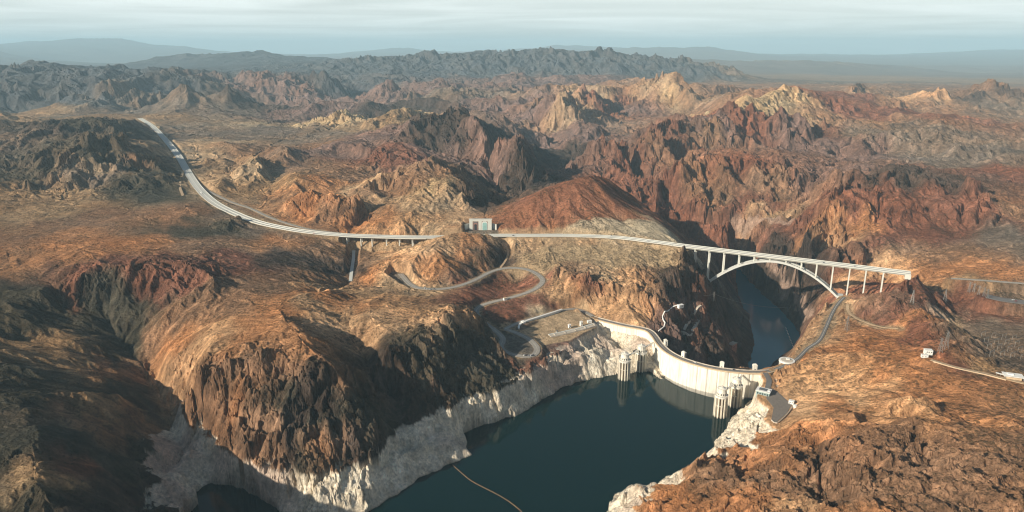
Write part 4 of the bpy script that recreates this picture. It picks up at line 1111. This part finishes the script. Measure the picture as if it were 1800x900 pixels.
for s_ in (-13.6, 13.6, 0): MB().sweep(hwV, [(s_ - .3, 1.3), (s_ - .3, .12), (s_ + .3, .12), (s_ + .3, 1.3)]).build('parapet', M_PALE, via)
MB().sweep(hwV, [(-13.2, .2), (-13.2, .105), (13.2, .105), (13.2, .2)]).build('road_surface', M_DECK, via)
hva = np.array(hwV)
for px in (612, 634.5, 656.5, 680, 703, 726):
    i = int(np.argmin([abs(PP(*p)[0] - px) for p in hwV])); p = Vector(hwV[i]); d = Vector(hwV[min(i + 1, len(hwV) - 1)]) - Vector(hwV[i - 1]); d.z = 0; d.normalize(); n_ = Vector((d.y, -d.x, 0)); a = math.atan2(d.y, d.x)
    for s_ in (-6.5, 6.5):
        q = p + n_ * s_; zb = h_at(q.x, q.y) - 2
        MB().box((q.x, q.y, zb), (2.4, 2.6, p.z - 4.6 - zb), a).build('pier_column', M_PALE, via)
    MB().box((p.x, p.y, p.z - 4.6), (2.6, 19, 1.69), a).build('pier_cap', M_PALE, via)
# other roads
ribbon('frontage_road', FRONTAGE, 4.5, M_ROADP, .0, (0,))
ribbon('old_road', OLD, 6.3, M_ROADP, .05, (0,))
ribbon('old_road', OLD2, 5.5, M_ROADP, .12, (0,))
ribbon('dirt_track', SPUR, 2.6, M_DIRT, 0)
ribbon('canyon_road', RIGHT_ROAD, 3.6, M_ASPH, .05, (0,))
ribbon('dirt_track', TRACK, 3, M_DIRT, 0)
ribbon('parking_lot', LOT, 14, M_ASPH, 0)
ribbon('desert_road', UPPER_R, 5, M_ROADP, 0, (0,))
ribbon('dam_road', NVROAD, 4.6, M_ASPH, .06)
ribbon('terrace_road', WALLROAD, 3.5, M_DIRT, 0)
ribbon('dirt_track', smooth_line(BASIN_TRACK), 4, M_DIRT, .3)
ribbon('service_ramp', RAMP, 4, M_PALE, 0)
# kerb line on the lower loop
# ------------------------------------------------------------------ spillway at the left abutment
sw = thing('spillway_wall', 'long white curved concrete wall beside the sandy spillway floor', 'wall')
wl_pts = smooth_line(ws([(912, 580, 58), (913, 574, 58), (921, 568, 58), (945, 560, 58), (970, 552, 58), (988, 546, 57)]), 5)
MB().sweep(wl_pts, [(-1.6, 3.6), (-1.6, -4), (1.6, -4), (1.6, 3.6)]).build('wall_body', M_WHITE, sw)
MB().sweep(wl_pts, [(-2.2, 4.1), (-2.2, 3.605), (2.2, 3.605), (2.2, 4.1)]).build('coping', M_WHITE, sw)
gt = thing('spillway_gates', 'low pale spillway sill with gate piers along the lake side', 'spillway')
sl_pts = smooth_line(ws([(966, 591, 51), (990, 586, 51), (1020, 579, 51), (1047, 571, 51)]), 4)
MB().sweep(sl_pts, [(-7, 1.4), (-9, -9), (9, -9), (6, 1.4)]).build('sill', M_CONC2, gt)
MB().sweep(sl_pts, [(-6.5, 2.3), (-6.5, 1.405), (-2.5, 1.405), (-2.5, 2.3)]).build('walkway', M_PALE, gt)
for i in range(3, len(sl_pts) - 1, 6):
    p = sl_pts[i]; MB().box((p[0], p[1], 51), (1.4, 11, 2.6), .35).build('gate_pier', M_CONC2, gt)
def hut(name, label, px, py, z, size, m, roofm, rz=.3, cat='building', group=None, winds=1, dz=-1.5, door=True):
    x, y, _ = W(px, py, z)
    t = thing(name, label, cat, (x, y, z), rz, group)
    sx_, sy_, h = size
    MB().box((0, 0, dz), (sx_, sy_, h - dz)).build('walls', m, t)
    MB().box((0, 0, h + .002), (sx_ + .8, sy_ + .8, .45)).build('roof', roofm, t)
    for k in range(winds):
        xx = (k + .5 - winds / 2) * sx_ / max(winds, 1)
        MB().box((xx + (1.0 if door and k == 0 else 0), -sy_ / 2 - .03, h * .45), (min(1.6, sx_ / winds * .5), .1, h * .28)).build('window', M_DARK, t)
    if door: MB().box((-sx_ / 2 + 1.4, -sy_ / 2 - .03, 0), (1.1, .12, 2.2)).build('door', M_ROOF, t)
    return t
hut('gate_house', 'small white gatehouse at the middle of the spillway sill', 1001, 576, 52, (5, 5, 7), M_WHITE, M_WHITE, .35, group='white gatehouses on the spillway')
hut('gate_house', 'white gatehouse on the spillway sill nearer the dam', 1021.5, 572, 52, (5, 5, 9), M_WHITE, M_WHITE, .35, group='white gatehouses on the spillway')
hut('gate_house', 'squat white gatehouse where the spillway meets the dam crest road', 1036, 567, 51, (9, 7, 4.5), M_WHITE, M_WHITE, .2, group='white gatehouses on the spillway', winds=2)
hut('valve_hut', 'tiny grey hut at the far left end of the spillway sill', 979, 585, 51.5, (4, 4, 4), M_CONC2, M_ROOF, .35)
hut('roadside_shelter', 'small cream shelter beside the upper bend of the old road', 888, 527, 77, (8, 6, 4.5), M_WHITE, M_TAN, .5)
hut('overlook_building', 'small pale building at the elbow of the white spillway wall', 920, 568, 59, (9, 7, 4), M_WHITE, M_WHITE, 2.2)

# ------------------------------------------------------------------ portal above the highway
x, y, z = W(845, 404.5, 142)
pt = thing('concrete_portal', 'pale concrete portal wall with two arched openings behind the highway', 'portal', (x, y, 142), .0); pt.scale = (1, 1, 1.4)
def arch_outline(w, h, n=10):
    r = w * .30; o = [(-w / 2, 0), (w / 2, 0)]
    for k in range(n + 1):
        a = math.pi / 2 * k / n; o.append((w / 2 - r + r * math.cos(a), h - r + r * math.sin(a)))
    for k in range(n + 1):
        a = math.pi / 2 + math.pi / 2 * k / n; o.append((-w / 2 + r + r * math.cos(a), h - r + r * math.sin(a)))
    return o
def slab_xz(mb, out, x0, y0, y1):
    a = [mb.bm.verts.new((x0 + p[0], y0, p[1])) for p in out]; b_ = [mb.bm.verts.new((x0 + p[0], y1, p[1])) for p in out]; n = len(out)
    for i in range(n): mb.bm.faces.new((a[i], a[(i + 1) % n], b_[(i + 1) % n], b_[i]))
    mb.bm.faces.new(a[::-1]); mb.bm.faces.new(b_)
wallm = MB()
for xx, w_ in ((-26.5, 9), (-1.5, 9), (24.5, 11)): wallm.box((xx, 3, -3), (w_, 6, 24))
wallm.box((-14, 3, 17.5), (15.95, 6, 3.5)); wallm.box((11, 3, 17.5), (15.95, 6, 3.5))
wallm.build('head_wall', M_PALE, pt)
MB().box((0, 3, 21.002), (63, 7, 1.2)).build('coping', M_PALE, pt)
b_ = MB(); o_ = arch_outline(13.5, 16.5); i_ = arch_outline(11, 15)
slab_xz(b_, o_, -14, -.6, 3); b_.build('dark_surround', M_ROOF, pt)
b_ = MB(); slab_xz(b_, i_, -14, -.7, -.62); b_.build('opening', M_PINK, pt)
b_ = MB(); slab_xz(b_, arch_outline(7, 12), -14, -.8, -.72); b_.build('dark_opening_panel', M_DARK, pt)  # flat dark panel painted as the unlit inside of the opening
b_ = MB(); slab_xz(b_, arch_outline(14.5, 17), 11, -.6, 3); b_.build('surround', M_WHITE, pt)
b_ = MB(); slab_xz(b_, arch_outline(12, 15.5), 11, -.8, -.62); b_.build('teal_panel', mat('pale_teal', (.28, .46, .43), .5), pt)
for s_ in (-1, 1):
    MB().box((s_ * 38, 9, -3), (16, 3, 14), -s_ * .7, .9).build('wing_wall', M_PALE, pt)

# ------------------------------------------------------------------ right abutment buildings
x, y, z = W(1342, 691, 51.5)
vc = thing('visitor_pavilion', 'grey green pavilion with dark roof panel on top of the white cliff', 'building', (x, y, 50.5), -.55)
MB().box((0, 0, -6), (22, 15, 12.5)).build('walls', M_TEAL, vc)
rf = MB().box((0, 0, 6.502), (24, 17, .9)).build('roof', M_WHITE, vc)
MB().box((-1, 1, 7.41), (13, 9, .5)).build('roof_panel', M_ROOF, rf)
MB().box((8.5, 0, 7.41), (3.4, 5, 1.2)).build('roof_vent', M_WHITE, rf)
for k in range(5): MB().box((-8 + 4 * k, -7.55, 1.2), (2.4, .2, 3)).build('window', M_DARK, vc)
for k in range(3): MB().box((-11.05, -4.5 + 4.5 * k, 1.2), (.2, 2.6, 3)).build('window', M_DARK, vc)
pdk = struct(MB().prism([p[:2] for p in ws([(1352,680,51.5),(1366,688,51.5),(1392,711,51.5),(1383,726,51.5),(1364,743,51.5),(1356,737,51.5),(1360,716,51.5),(1347,700,51.5)])], 49, 51.4).build('terrace_pavement', M_TERR))
tw_ = thing('terrace_wall', 'pale low wall along the outer edge of the asphalt terrace', 'wall')
MB().sweep(smooth_line(ws([(1394, 713, 51.5), (1385, 727, 51.5), (1366, 744, 51.5), (1356, 739, 51.5)]), 4), [(-.5, 1.6), (-.5, -3), (.5, -3), (.5, 1.6)]).build('wall_body', M_CONC2, tw_)
hut('ticket_hut', 'small white hut at the outer corner of the asphalt terrace', 1391, 709, 51.5, (8, 6, 5), M_WHITE, M_WHITE, -.6, winds=2)
hut('ticket_hut', 'narrow white hut behind the corner hut on the asphalt terrace', 1397, 716, 52, (5, 5, 4), M_WHITE, M_WHITE, -.6)
x, y, z = W(1383, 636, 50)
rb = thing('round_building', 'round white building with rust orange bays half hidden by the rock', 'building', (x, y, 38), 0); rb.scale = (.82, .82, .85)
MB().cyl((0, 0, -6), 15.5, 21, 40).build('drum', M_RUST, rb)
cs = MB()
for k in range(20):
    a = 2 * math.pi * k / 20; cs.box((15.9 * math.cos(a), 15.9 * math.sin(a), -6), (1.4, 2.0, 21), a)
cs.build('columns', M_PALE, rb)
for k in range(1, 20, 2):
    a = 2 * math.pi * (k + .5) / 20
    MB().box((15.5 * math.cos(a), 15.5 * math.sin(a), 3), (.4, 2.4, 8), a).build('window', M_DARK, rb)
r_ = MB().cyl((0, 0, 15.002), 17.6, 3.4, 40).build('roof_ring', M_WHITE, rb)
MB().cyl((0, 0, 18.41), 13, .5, 40).build('roof_deck', M_CONC2, r_)
MB().box((3, 2, 18.92), (7, 5, 2.4)).build('roof_vent', M_WHITE, r_)
# distant right side
hut('pump_house', 'white box building at the head of the long terrace wall', 1631, 621, 116, (12, 9, 6.5), M_WHITE, M_WHITE, -.2, winds=3)
hut('small_shed', 'low white shed just below the white box building', 1625, 627, 115, (10, 6, 3.5), M_WHITE, M_WHITE, -.2)
hut('small_shed', 'small pale shed below the start of the terrace wall', 1643, 641, 112, (7, 6, 4.5), M_WHITE, M_TAN, .3)
lw = thing('terrace_wall', 'long tan retaining wall crossing the right slope below the power yard', 'wall')
MB().sweep(smooth_line([(p[0], p[1], p[2]) for p in ws([(1640, 636, 117), (1680, 648, 115), (1730, 659, 113), (1768, 669, 112)])], 8), [(-.5, 1.6), (-.5, -7), (.5, -7), (.5, 1.6)]).build('wall_body', M_TAN, lw)
x, y, z = W(1780, 664, 113)
cn_ = thing('canopy_building', 'wide white canopy roof at the right end of the long wall', 'building', (x, y, 112), -.35)
MB().box((0, 0, 0), (22, 12, 4)).build('walls', M_TAN, cn_)
MB().box((0, 0, 5.2), (28, 17, .8)).build('roof', M_WHITE, cn_)
for a in (-12.5, 12.5):
    for b2 in (-7.5, 7.5): MB().box((a, b2, -1), (.7, .7, 6.2)).build('post', M_STEEL, cn_)
MB().box((-4, 0, 6.01), (8, 5, 1.8)).build('roof_vent', M_WHITE, cn_)
x, y, z = W(1762, 661, 113)
cn2 = thing('covered_walkway', 'narrow white covered walkway left of the white canopy building', 'shelter', (x, y, 112), -.85)
MB().box((0, 0, 3.6), (19, 3.6, .5)).build('roof', M_WHITE, cn2)
for a in (-8, -3, 3, 8): MB().box((a, 0, -1), (.5, .5, 4.6)).build('post', M_STEEL, cn2)
# ------------------------------------------------------------------ left gorge wall: block building, pipeline, chutes, cable
def gz(px, py): return hit(px, py)
x, y, z = gz(1287, 612)
bb = thing('rock_house', 'pink brown block building with pale roof perched on the gorge wall', 'building', (x, y, z), .75)
MB().box((0, 0, -16), (22, 12, 26)).build('walls', M_PINK, bb)
MB().box((0, 0, 10.002), (23, 13, 1.2)).build('roof', M_CONC, bb)
for k in range(3): MB().box((-6 + 6 * k, -6.06, 3), (2, .15, 2.6)).build('window', M_DARK, bb)
pl_ = [gz(*q) for q in ((1190, 541), (1182, 544), (1174, 549), (1168, 554), (1164.5, 559), (1166, 565), (1169, 570), (1167, 576), (1162, 581), (1157, 585))]
pl_ = [(a, b, c + 2.2) for a, b, c in pl_]
pl_ = smooth_line(pl_, 6)
pp_ = thing('pipeline', 'white pipeline winding down the brown rock behind the dam', 'pipe')
MB().tube(pl_, 1.35, 8).build('pipe', M_WHITE, pp_)
sd = MB()
for i in range(2, len(pl_) - 1, 3):
    p = pl_[i]; sd.box((p[0], p[1], h_at(p[0], p[1]) - 2), (1.6, 1.6, max(.6, p[2] - h_at(p[0], p[1]) + 1.0)))
sd.build('saddle', M_CONC2, pp_)
x, y, z = gz(1196, 540)
hh = thing('pipe_house', 'small bright white building at the upper end of the pipeline', 'building', (x, y, z), .5)
MB().box((0, 0, -3), (13, 7, 7.5)).build('walls', M_WHITE, hh); MB().box((0, 0, 4.502), (14, 8, .5)).build('roof', M_WHITE, hh); MB().box((2, -3.55, 1), (2, .15, 1.8)).build('window', M_DARK, hh)
def chute(label, il, w):
    P_ = smooth_line([(a, b, c + 1.0) for a, b, c in [gz(*q) for q in il]], 6)
    t = thing('concrete_chute', label, 'chute', group='concrete chutes on the shaded gorge wall')
    MB().sweep(P_, [(-w, .4), (-w, -4), (w, -4), (w, .4)]).build('channel', M_CONC2, t)
    for s_ in (-w, w): MB().sweep(P_, [(s_ - .4, 1.2), (s_ - .4, .405), (s_ + .4, .405), (s_ + .4, 1.2)]).build('side_wall', M_CONC2, t)
chute('upper pale concrete chute slanting down the gorge wall behind the dam', [(1232, 538), (1226, 545), (1219, 554)], 2.6)
chute('longest pale concrete chute, right of centre on the brown gorge wall', [(1233, 557), (1226, 567), (1217, 583)], 3.0)
chute('short pale chute left of the longest chute on the gorge wall', [(1212, 567), (1207, 573), (1203, 580)], 2.4)
rw = thing('retaining_wall', 'short bent pale wall below the chutes on the gorge wall', 'wall')
MB().sweep(smooth_line([(a, b, c + 1.5) for a, b, c in [gz(*q) for q in ((1197, 586), (1205, 589), (1212, 591), (1217, 587))]], 4), [(-1, 1), (-1, -6), (1, -6), (1, 1)]).build('wall_body', M_CONC2, rw)
def lattice(h=26, w=6):
    t = thing('lattice_pylon', '-', 'pylon', group='lattice power pylons on the rock slopes')
    lg = MB(); n = 6
    def wd(z): return w / 2 * (1 - .82 * min(1, z / (h * .8)))
    for a, b in ((-1, -1), (1, -1), (1, 1), (-1, 1)):
        lg.bar((a * w / 2, b * w / 2, -2), (a * wd(h), b * wd(h), h), .3)
    lg.build('legs', M_STEEL, t)
    br = MB()
    for k in range(n):
        z0, z1 = h * k / n, h * (k + 1) / n; a0, a1 = wd(z0), wd(z1)
        for (p, q) in (((-1, -1), (1, -1)), ((1, -1), (1, 1)), ((1, 1), (-1, 1)), ((-1, 1), (-1, -1))):
            br.bar((p[0] * a0, p[1] * a0, z0), (q[0] * a1, q[1] * a1, z1), .11); br.bar((q[0] * a0, q[1] * a0, z0), (p[0] * a1, p[1] * a1, z1), .11)
    br.build('bracing', M_STEEL, t)
    for z_, s_ in ((h * .98, 5), (h * .84, 6.5)):
        MB().bar((-s_, 0, z_), (s_, 0, z_), .22).bar((-s_, 0, z_), (0, 0, z_ + 1.6), .12).bar((s_, 0, z_), (0, 0, z_ + 1.6), .12).build('crossarm', M_STEEL, t)
    return t
LP = [(1488, 583, 1., 'lattice pylon between the canyon road and the looping dirt track'), (1603, 533, .9, 'lattice pylon on the slope beyond the right end of the bridge'),
      (1660, 530, .9, 'lattice pylon left of the pylon row by the parking lot'), (1662, 614, 1., 'lattice pylon behind the white box building'), (1652, 619, .8, 'shorter lattice pylon nearest the white box building'),
      (1703, 514, .8, 'first pylon of the row leading to the parking lot'), (1711, 515, .65, 'second pylon of the row leading to the parking lot'), (1720, 518, .65, 'third pylon of the row leading to the parking lot'),
      (1729, 521, .65, 'fourth pylon of the row leading to the parking lot'), (1735, 524, .65, 'last pylon of the row, closest to the parking lot'), (1254, 534, .7, 'small pylon on the dark gorge rim holding the cableway'),
      (1384, 553, .6, 'small pylon across the river at the far end of the cableway')]
L0 = lattice(); LO = []
for k, (px, py, s_, lb) in enumerate(LP):
    o = L0 if k == 0 else copy_thing(L0)
    o.location = gz(px, py); o.scale = (s_ * 1.2,) * 3; o.rotation_euler.z = .5 + .3 * k; o['label'] = lb; LO.append(o)
def cable(label, a, b, sag, r=.22):
    a, b = Vector(a), Vector(b); pts = []
    for i in range(25):
        u = i / 24; p = a.lerp(b, u); p.z -= sag * 4 * u * (1 - u); pts.append(tuple(p))
    tag(MB().tube(pts, r, 4).build('power_line' if 'power' in label else 'cable', M_STEEL), label, 'cable', 'power lines on the right slopes' if 'power' in label else 'cables over the gorge')
ta = Vector(LO[10].location) + Vector((0, 0, 17)); tb = Vector(LO[11].location) + Vector((0, 0, 15))
cable('thin steel cable slung across the river from the dark rim', ta, tb, 12, .3)
x, y, z = gz(1236, 521)
cable('short cable running from the small rim pylon back to the rock', (x, y, z + 3), ta, 2, .25)
for a_, b_2 in ((5, 6), (6, 7), (7, 8), (8, 9), (2, 5), (3, 4), (1, 2)):
    pa, pb = LO[a_], LO[b_2]
    cable('power line running from the %s' % LP[a_][3].replace('lattice ', '').replace(' leading to the parking lot', ' by the lot'), Vector(pa.location) + Vector((0, 0, 25 * pa.scale.x)), Vector(pb.location) + Vector((0, 0, 25 * pb.scale.x)), 3, .09)
# power yard frames
def gantry():
    t = thing('yard_gantry', '-', 'gantry', group='grey gantries of the power yard')
    for s_ in (-7, 7): MB().box((s_, 0, -2), (.45, .45, 13)).build('post', M_YARD, t)
    MB().box((0, 0, 10.5), (15.5, .4, .6)).build('beam', M_YARD, t)
    i_ = MB()
    for k in range(5): i_.cyl((-5 + 2.5 * k, 0, 8.6), .18, 1.9, 6)
    i_.build('insulators', M_CONC2, t); return t
G0 = gantry(); kk = 0
for i, py in enumerate((592, 603, 614, 626)):
    for j, px in enumerate((1728, 1746, 1764, 1782)):
        o = G0 if kk == 0 else copy_thing(G0); kk += 1
        o.location = gz(px + 5 * i, py + j * 2); o.rotation_euler.z = .5
        o['label'] = 'grey steel gantry in the %s row of the power yard, %s from the left' % (('farthest', 'second farthest', 'second nearest', 'nearest')[i], ('first', 'second', 'third', 'last')[j])
# ------------------------------------------------------------------ floating booms
def boom(name, label, il, z, step, r, m):
    P_ = smooth_line([W(a, b, z) for a, b in il], step); t = thing(name, label, 'float line')
    MB().tube([(p[0], p[1], z + .15) for p in P_], .12, 4).build('rope', M_STEEL, t)
    f = MB().cyl((0, 0, 0), r * .6, r * .5, 8, r).cyl((0, 0, r * .5), r, r * .6, 8).cyl((0, 0, r * 1.1), r, r * .5, 8, r * .5).build('float', m, t)
    f.location = (P_[0][0], P_[0][1], z - r * .4)
    n = 1
    for p in P_[1:]:
        if n >= 99: break
        c = f.copy(); COL.objects.link(c); c.parent = t; c.location = (p[0], p[1], z - r * .4); n += 1
boom('floating_boom', 'string of faded orange floats trailing from the left shore across the lake', [(797, 819), (812, 832), (828, 845), (848, 856), (868, 866), (886, 876), (902, 887), (914, 897), (922, 906)], 0, 2.6, .62, M_ORANGE)
boom('buoy_line', 'line of white buoys across the teal river beyond the dam', [(1381, 576), (1384, 584), (1387, 592), (1391, 602), (1396, 613)], RIV_Z, 9, 1.7, M_WHITE)
# ------------------------------------------------------------------ cars
def car(m):
    t = thing('parked_car', '-', 'car')
    b = MB().box((0, 0, .35), (4.6, 1.85, .62)).box((0, 0, .972), (4.4, 1.75, .12), 0, .96); b.build('body', m, t, bevel=.05)
    MB().box((-.2, 0, 1.094), (2.5, 1.6, .5), 0, .78).build('cabin', M_DARK, t)
    MB().box((-.2, 0, 1.596), (1.9, 1.22, .06)).build('roof', m, t)
    for a in (-1.45, 1.45):
        for b2 in (-.85, .85):
            w_ = MB(); c = Vector((a, b2, .34)); w_.bar(c - Vector((0, .13, 0)), c + Vector((0, .13, 0)), .34, 12); w_.build('wheel', M_RUBBER, t)
    return t
protos = [car(m_) for m_ in M_CARS]; used = set()
def place_car(ci, px, py, z, rz, name, label, group=None, sc_=1.):
    o = protos[ci] if ci not in used else copy_thing(protos[ci]); used.add(ci)
    x, y, _ = W(px, py, z); o.location = (x, y, z); o.rotation_euler.z = rz; o.name = name; o['label'] = label; o.scale = (sc_,) * 3
    if group: o['group'] = group
    elif 'group' in o: del o['group']
g1 = 'cars parked at the lower loop turnout'
for k, (ci, px, py, lb) in enumerate(((0, 921, 624.5, 'white car parked at the left of the turnout row'), (1, 925, 625, 'dark car parked second from the left at the lower loop'), (2, 929, 625.3, 'silver car parked in the middle of the lower loop turnout'),
    (0, 933, 625.2, 'white car parked near the right end of the lower loop row'), (1, 937, 624.6, 'dark car parked at the right end of the lower loop turnout'))):
    place_car(ci, px, py, 57.35, 1.3, 'parked_car', lb, g1, 1.15)
g2 = 'cars parked at the roadside pullout'
for k, (ci, px, py, lb) in enumerate(((0, 747, 506.5, 'white car parked leftmost at the roadside pullout below the hill'), (0, 751, 508, 'white car next to the leftmost white car at the pullout'), (2, 756, 508.6, 'silver car parked between a white and a dark car at the pullout'), (1, 763, 508.4, 'dark car parked at the right of the roadside pullout'))):
    place_car(ci, px, py, 93.2, 1.0, 'parked_car', lb, g2, 1.15)
place_car(0, 1781, 527.5, 92.4, .1, 'parked_car', 'white car parked in the lot at the far right edge', None, 1.2)
place_car(3, 1786, 529.5, 92.4, .2, 'parked_car', 'red car parked beside the white car in the right lot', None, 1.2)
place_car(0, 1222, 637.4, 49.42, -.5, 'moving_car', 'white car driving along the curved dam crest')
place_car(1, 1290, 650.2, 49.42, -.15, 'moving_car', 'dark car driving on the right half of the dam crest')
place_car(0, 1300, 444.6, 138.12, az_, 'moving_car', 'white car crossing the left part of the arch bridge')
place_car(2, 1503, 468.7, 138.12, az_, 'moving_car', 'silver car crossing the right part of the arch bridge')
def road_car(ci, px, lane, label, sc_=1.25):
    i = int(np.argmin([abs(PP(*p)[0] - px) for p in HW[:-2]])); p = Vector(HW[i]); d = Vector(HW[i + 1]) - p; a = math.atan2(d.y, d.x)
    o = copy_thing(protos[ci]); o.location = (p.x + lane * math.sin(a), p.y - lane * math.cos(a), p.z + .14); o.rotation_euler.z = a; o.name = 'moving_car'; o['label'] = label; o.scale = (sc_,) * 3
    o['group'] = 'cars driving on the highway'
for args in ((1, 300, 4, 'dark car on the highway where it first bends past the dark hill'), (0, 332, -8, 'white car on the highway ahead of the long lorry'), (2, 402, 8, 'silver car on the highway bend left of the small dark knoll'), (0, 470, -4, 'white car on the highway between the knoll and the viaduct'),
             (3, 556, 9, 'red car on the highway just left of the viaduct'), (0, 664, -8, 'white car on the middle of the viaduct'), (1, 905, 4, 'dark car on the highway below the left foot of the red hill'), (0, 985, 9, 'white car on the highway below the red hill summit'),
             (2, 1075, -8, 'silver car on the highway beside the pale graded bank'), (0, 1140, 4, 'white car on the highway shortly before the arch bridge')):
    road_car(*args)
place_car(0, 1395, 456.4, 138.12, az_, 'moving_car', 'white car at the middle of the arch bridge')
place_car(1, 1448, 462.0, 138.12, az_, 'moving_car', 'dark car right of the middle of the arch bridge')
# one lorry on the highway
i = int(np.argmin([abs(PP(*p)[0] - 357) for p in HW])); p = Vector(HW[i]); d = Vector(HW[i + 1]) - p; a = math.atan2(d.y, d.x)
tr2 = thing('lorry', 'long white lorry on the left stretch of highway', 'lorry', (p.x + 6 * math.sin(a), p.y - 6 * math.cos(a), p.z + .1), a)
MB().box((-2, 0, 1.1), (13, 2.6, 3)).build('trailer', M_WHITE, tr2); MB().box((6.2, 0, .6), (2.6, 2.5, 2.7), 0, .92).build('cab', M_WHITE, tr2)
for a_ in (-7, -5.6, 3, 6.3):
    for b2 in (-1.05, 1.05): MB().bar((a_, b2 - .18, .5), (a_, b2 + .18, .5), .5, 12).build('wheel', M_RUBBER, tr2)
# ------------------------------------------------------------------ camera, sun, sky
cam_d = bpy.data.cameras.new('camera'); cam = bpy.data.objects.new('camera', cam_d); COL.objects.link(cam)
cam_d.sensor_width = 36; cam_d.lens = 36 * FPX / 1800; cam_d.clip_start = 1; cam_d.clip_end = 200000
cam.location = (0, 0, CAMH); cam.rotation_euler = (math.pi / 2 - TILT, 0, 0); sc.camera = cam
sun_d = bpy.data.lights.new('sun', 'SUN'); sun = bpy.data.objects.new('sun', sun_d); COL.objects.link(sun)
sun_d.energy = 5; sun_d.angle = math.radians(.6); sun_d.color = (1, .89, .73)
sun.rotation_euler = SUN_DIR.to_track_quat('Z', 'Y').to_euler()
world = bpy.data.worlds.new('World'); sc.world = world; world.use_nodes = True
wt = world.node_tree; wn = wt.nodes; wl_ = wt.links; bg = wn['Background']
sky = wn.new('ShaderNodeTexSky'); sky.sky_type = 'NISHITA'; sky.sun_disc = False
sky.sun_elevation = SUN_EL; sky.sun_rotation = SUN_AZ % (2 * math.pi); sky.altitude = 600
sky.dust_density = 1.5
# thin high cloud sheet: streaks on a plane overhead
tcw = wn.new('ShaderNodeTexCoord'); sx = wn.new('ShaderNodeSeparateXYZ'); wl_.new(tcw.outputs['Generated'], sx.inputs[0])
def wm(op, a, b_=None):
    m = wn.new('ShaderNodeMath'); m.operation = op
    for k, v in enumerate((a, b_)):
        if v is None: continue
        if isinstance(v, (int, float)): m.inputs[k].default_value = v
        else: wl_.new(v, m.inputs[k])
    return m.outputs[0]
zz_ = wm('ADD', wm('MAXIMUM', sx.outputs['Z'], 0), .035)
cx = wn.new('ShaderNodeCombineXYZ'); wl_.new(wm('MULTIPLY', wm('DIVIDE', sx.outputs['X'], zz_), .55), cx.inputs[0]); wl_.new(wm('DIVIDE', sx.outputs['Y'], zz_), cx.inputs[1])
cn = wn.new('ShaderNodeTexNoise'); cn.inputs['Scale'].default_value = .30; cn.inputs['Detail'].default_value = 8; cn.inputs['Roughness'].default_value = .55; cn.inputs['Distortion'].default_value = 1.4
wl_.new(cx.outputs[0], cn.inputs['Vector'])
cr_ = wn.new('ShaderNodeMapRange'); cr_.inputs['From Min'].default_value = .36; cr_.inputs['From Max'].default_value = .66; cr_.inputs['To Min'].default_value = .62; cr_.inputs['To Max'].default_value = .95
wl_.new(cn.outputs['Fac'], cr_.inputs['Value'])
cm = wn.new('ShaderNodeMix'); cm.data_type = 'RGBA'; wl_.new(wm('MULTIPLY', cr_.outputs[0], wm('MINIMUM', wm('POWER', wm('DIVIDE', .115, wm('ADD', wm('MAXIMUM', sx.outputs['Z'], 0), .04)), 2.0), 1.0)), cm.inputs[0]); wl_.new(sky.outputs[0], cm.inputs[6]); cm.inputs[7].default_value = (16.2, 17.0, 16.4, 1)
wl_.new(cm.outputs[2], bg.inputs[0]); bg.inputs[1].default_value = .05
sc.view_settings.view_transform = 'Standard'; sc.view_settings.look = 'None'
sc.view_settings.exposure = 0.5; sc.view_settings.gamma = 1
# the air between the camera and the far ranges
bm = bmesh.new(); bmesh.ops.create_cube(bm, size=1)
for v in bm.verts: v.co = Vector((v.co.x * 150000, v.co.y * 150000, -152 if v.co.z < 0 else 1420))
hm = bpy.data.meshes.new('haze'); bm.to_mesh(hm); bm.free(); haze = bpy.data.objects.new('haze', hm); COL.objects.link(haze); haze['kind'] = 'stuff'
m = bpy.data.materials.new('air'); m.use_nodes = True; m.node_tree.nodes.remove(m.node_tree.nodes['Principled BSDF'])
pv = m.node_tree.nodes.new('ShaderNodeVolumePrincipled'); pv.inputs['Color'].default_value = (.56, .84, 1.0, 1); pv.inputs['Density'].default_value = 3.7e-5; pv.inputs['Anisotropy'].default_value = .0
m.node_tree.links.new(pv.outputs[0], m.node_tree.nodes['Material Output'].inputs['Volume']); hm.materials.append(m)
sc.cycles.volume_bounces = 1
sc.cycles.use_denoising = True
sc.cycles.filter_width = 1.15
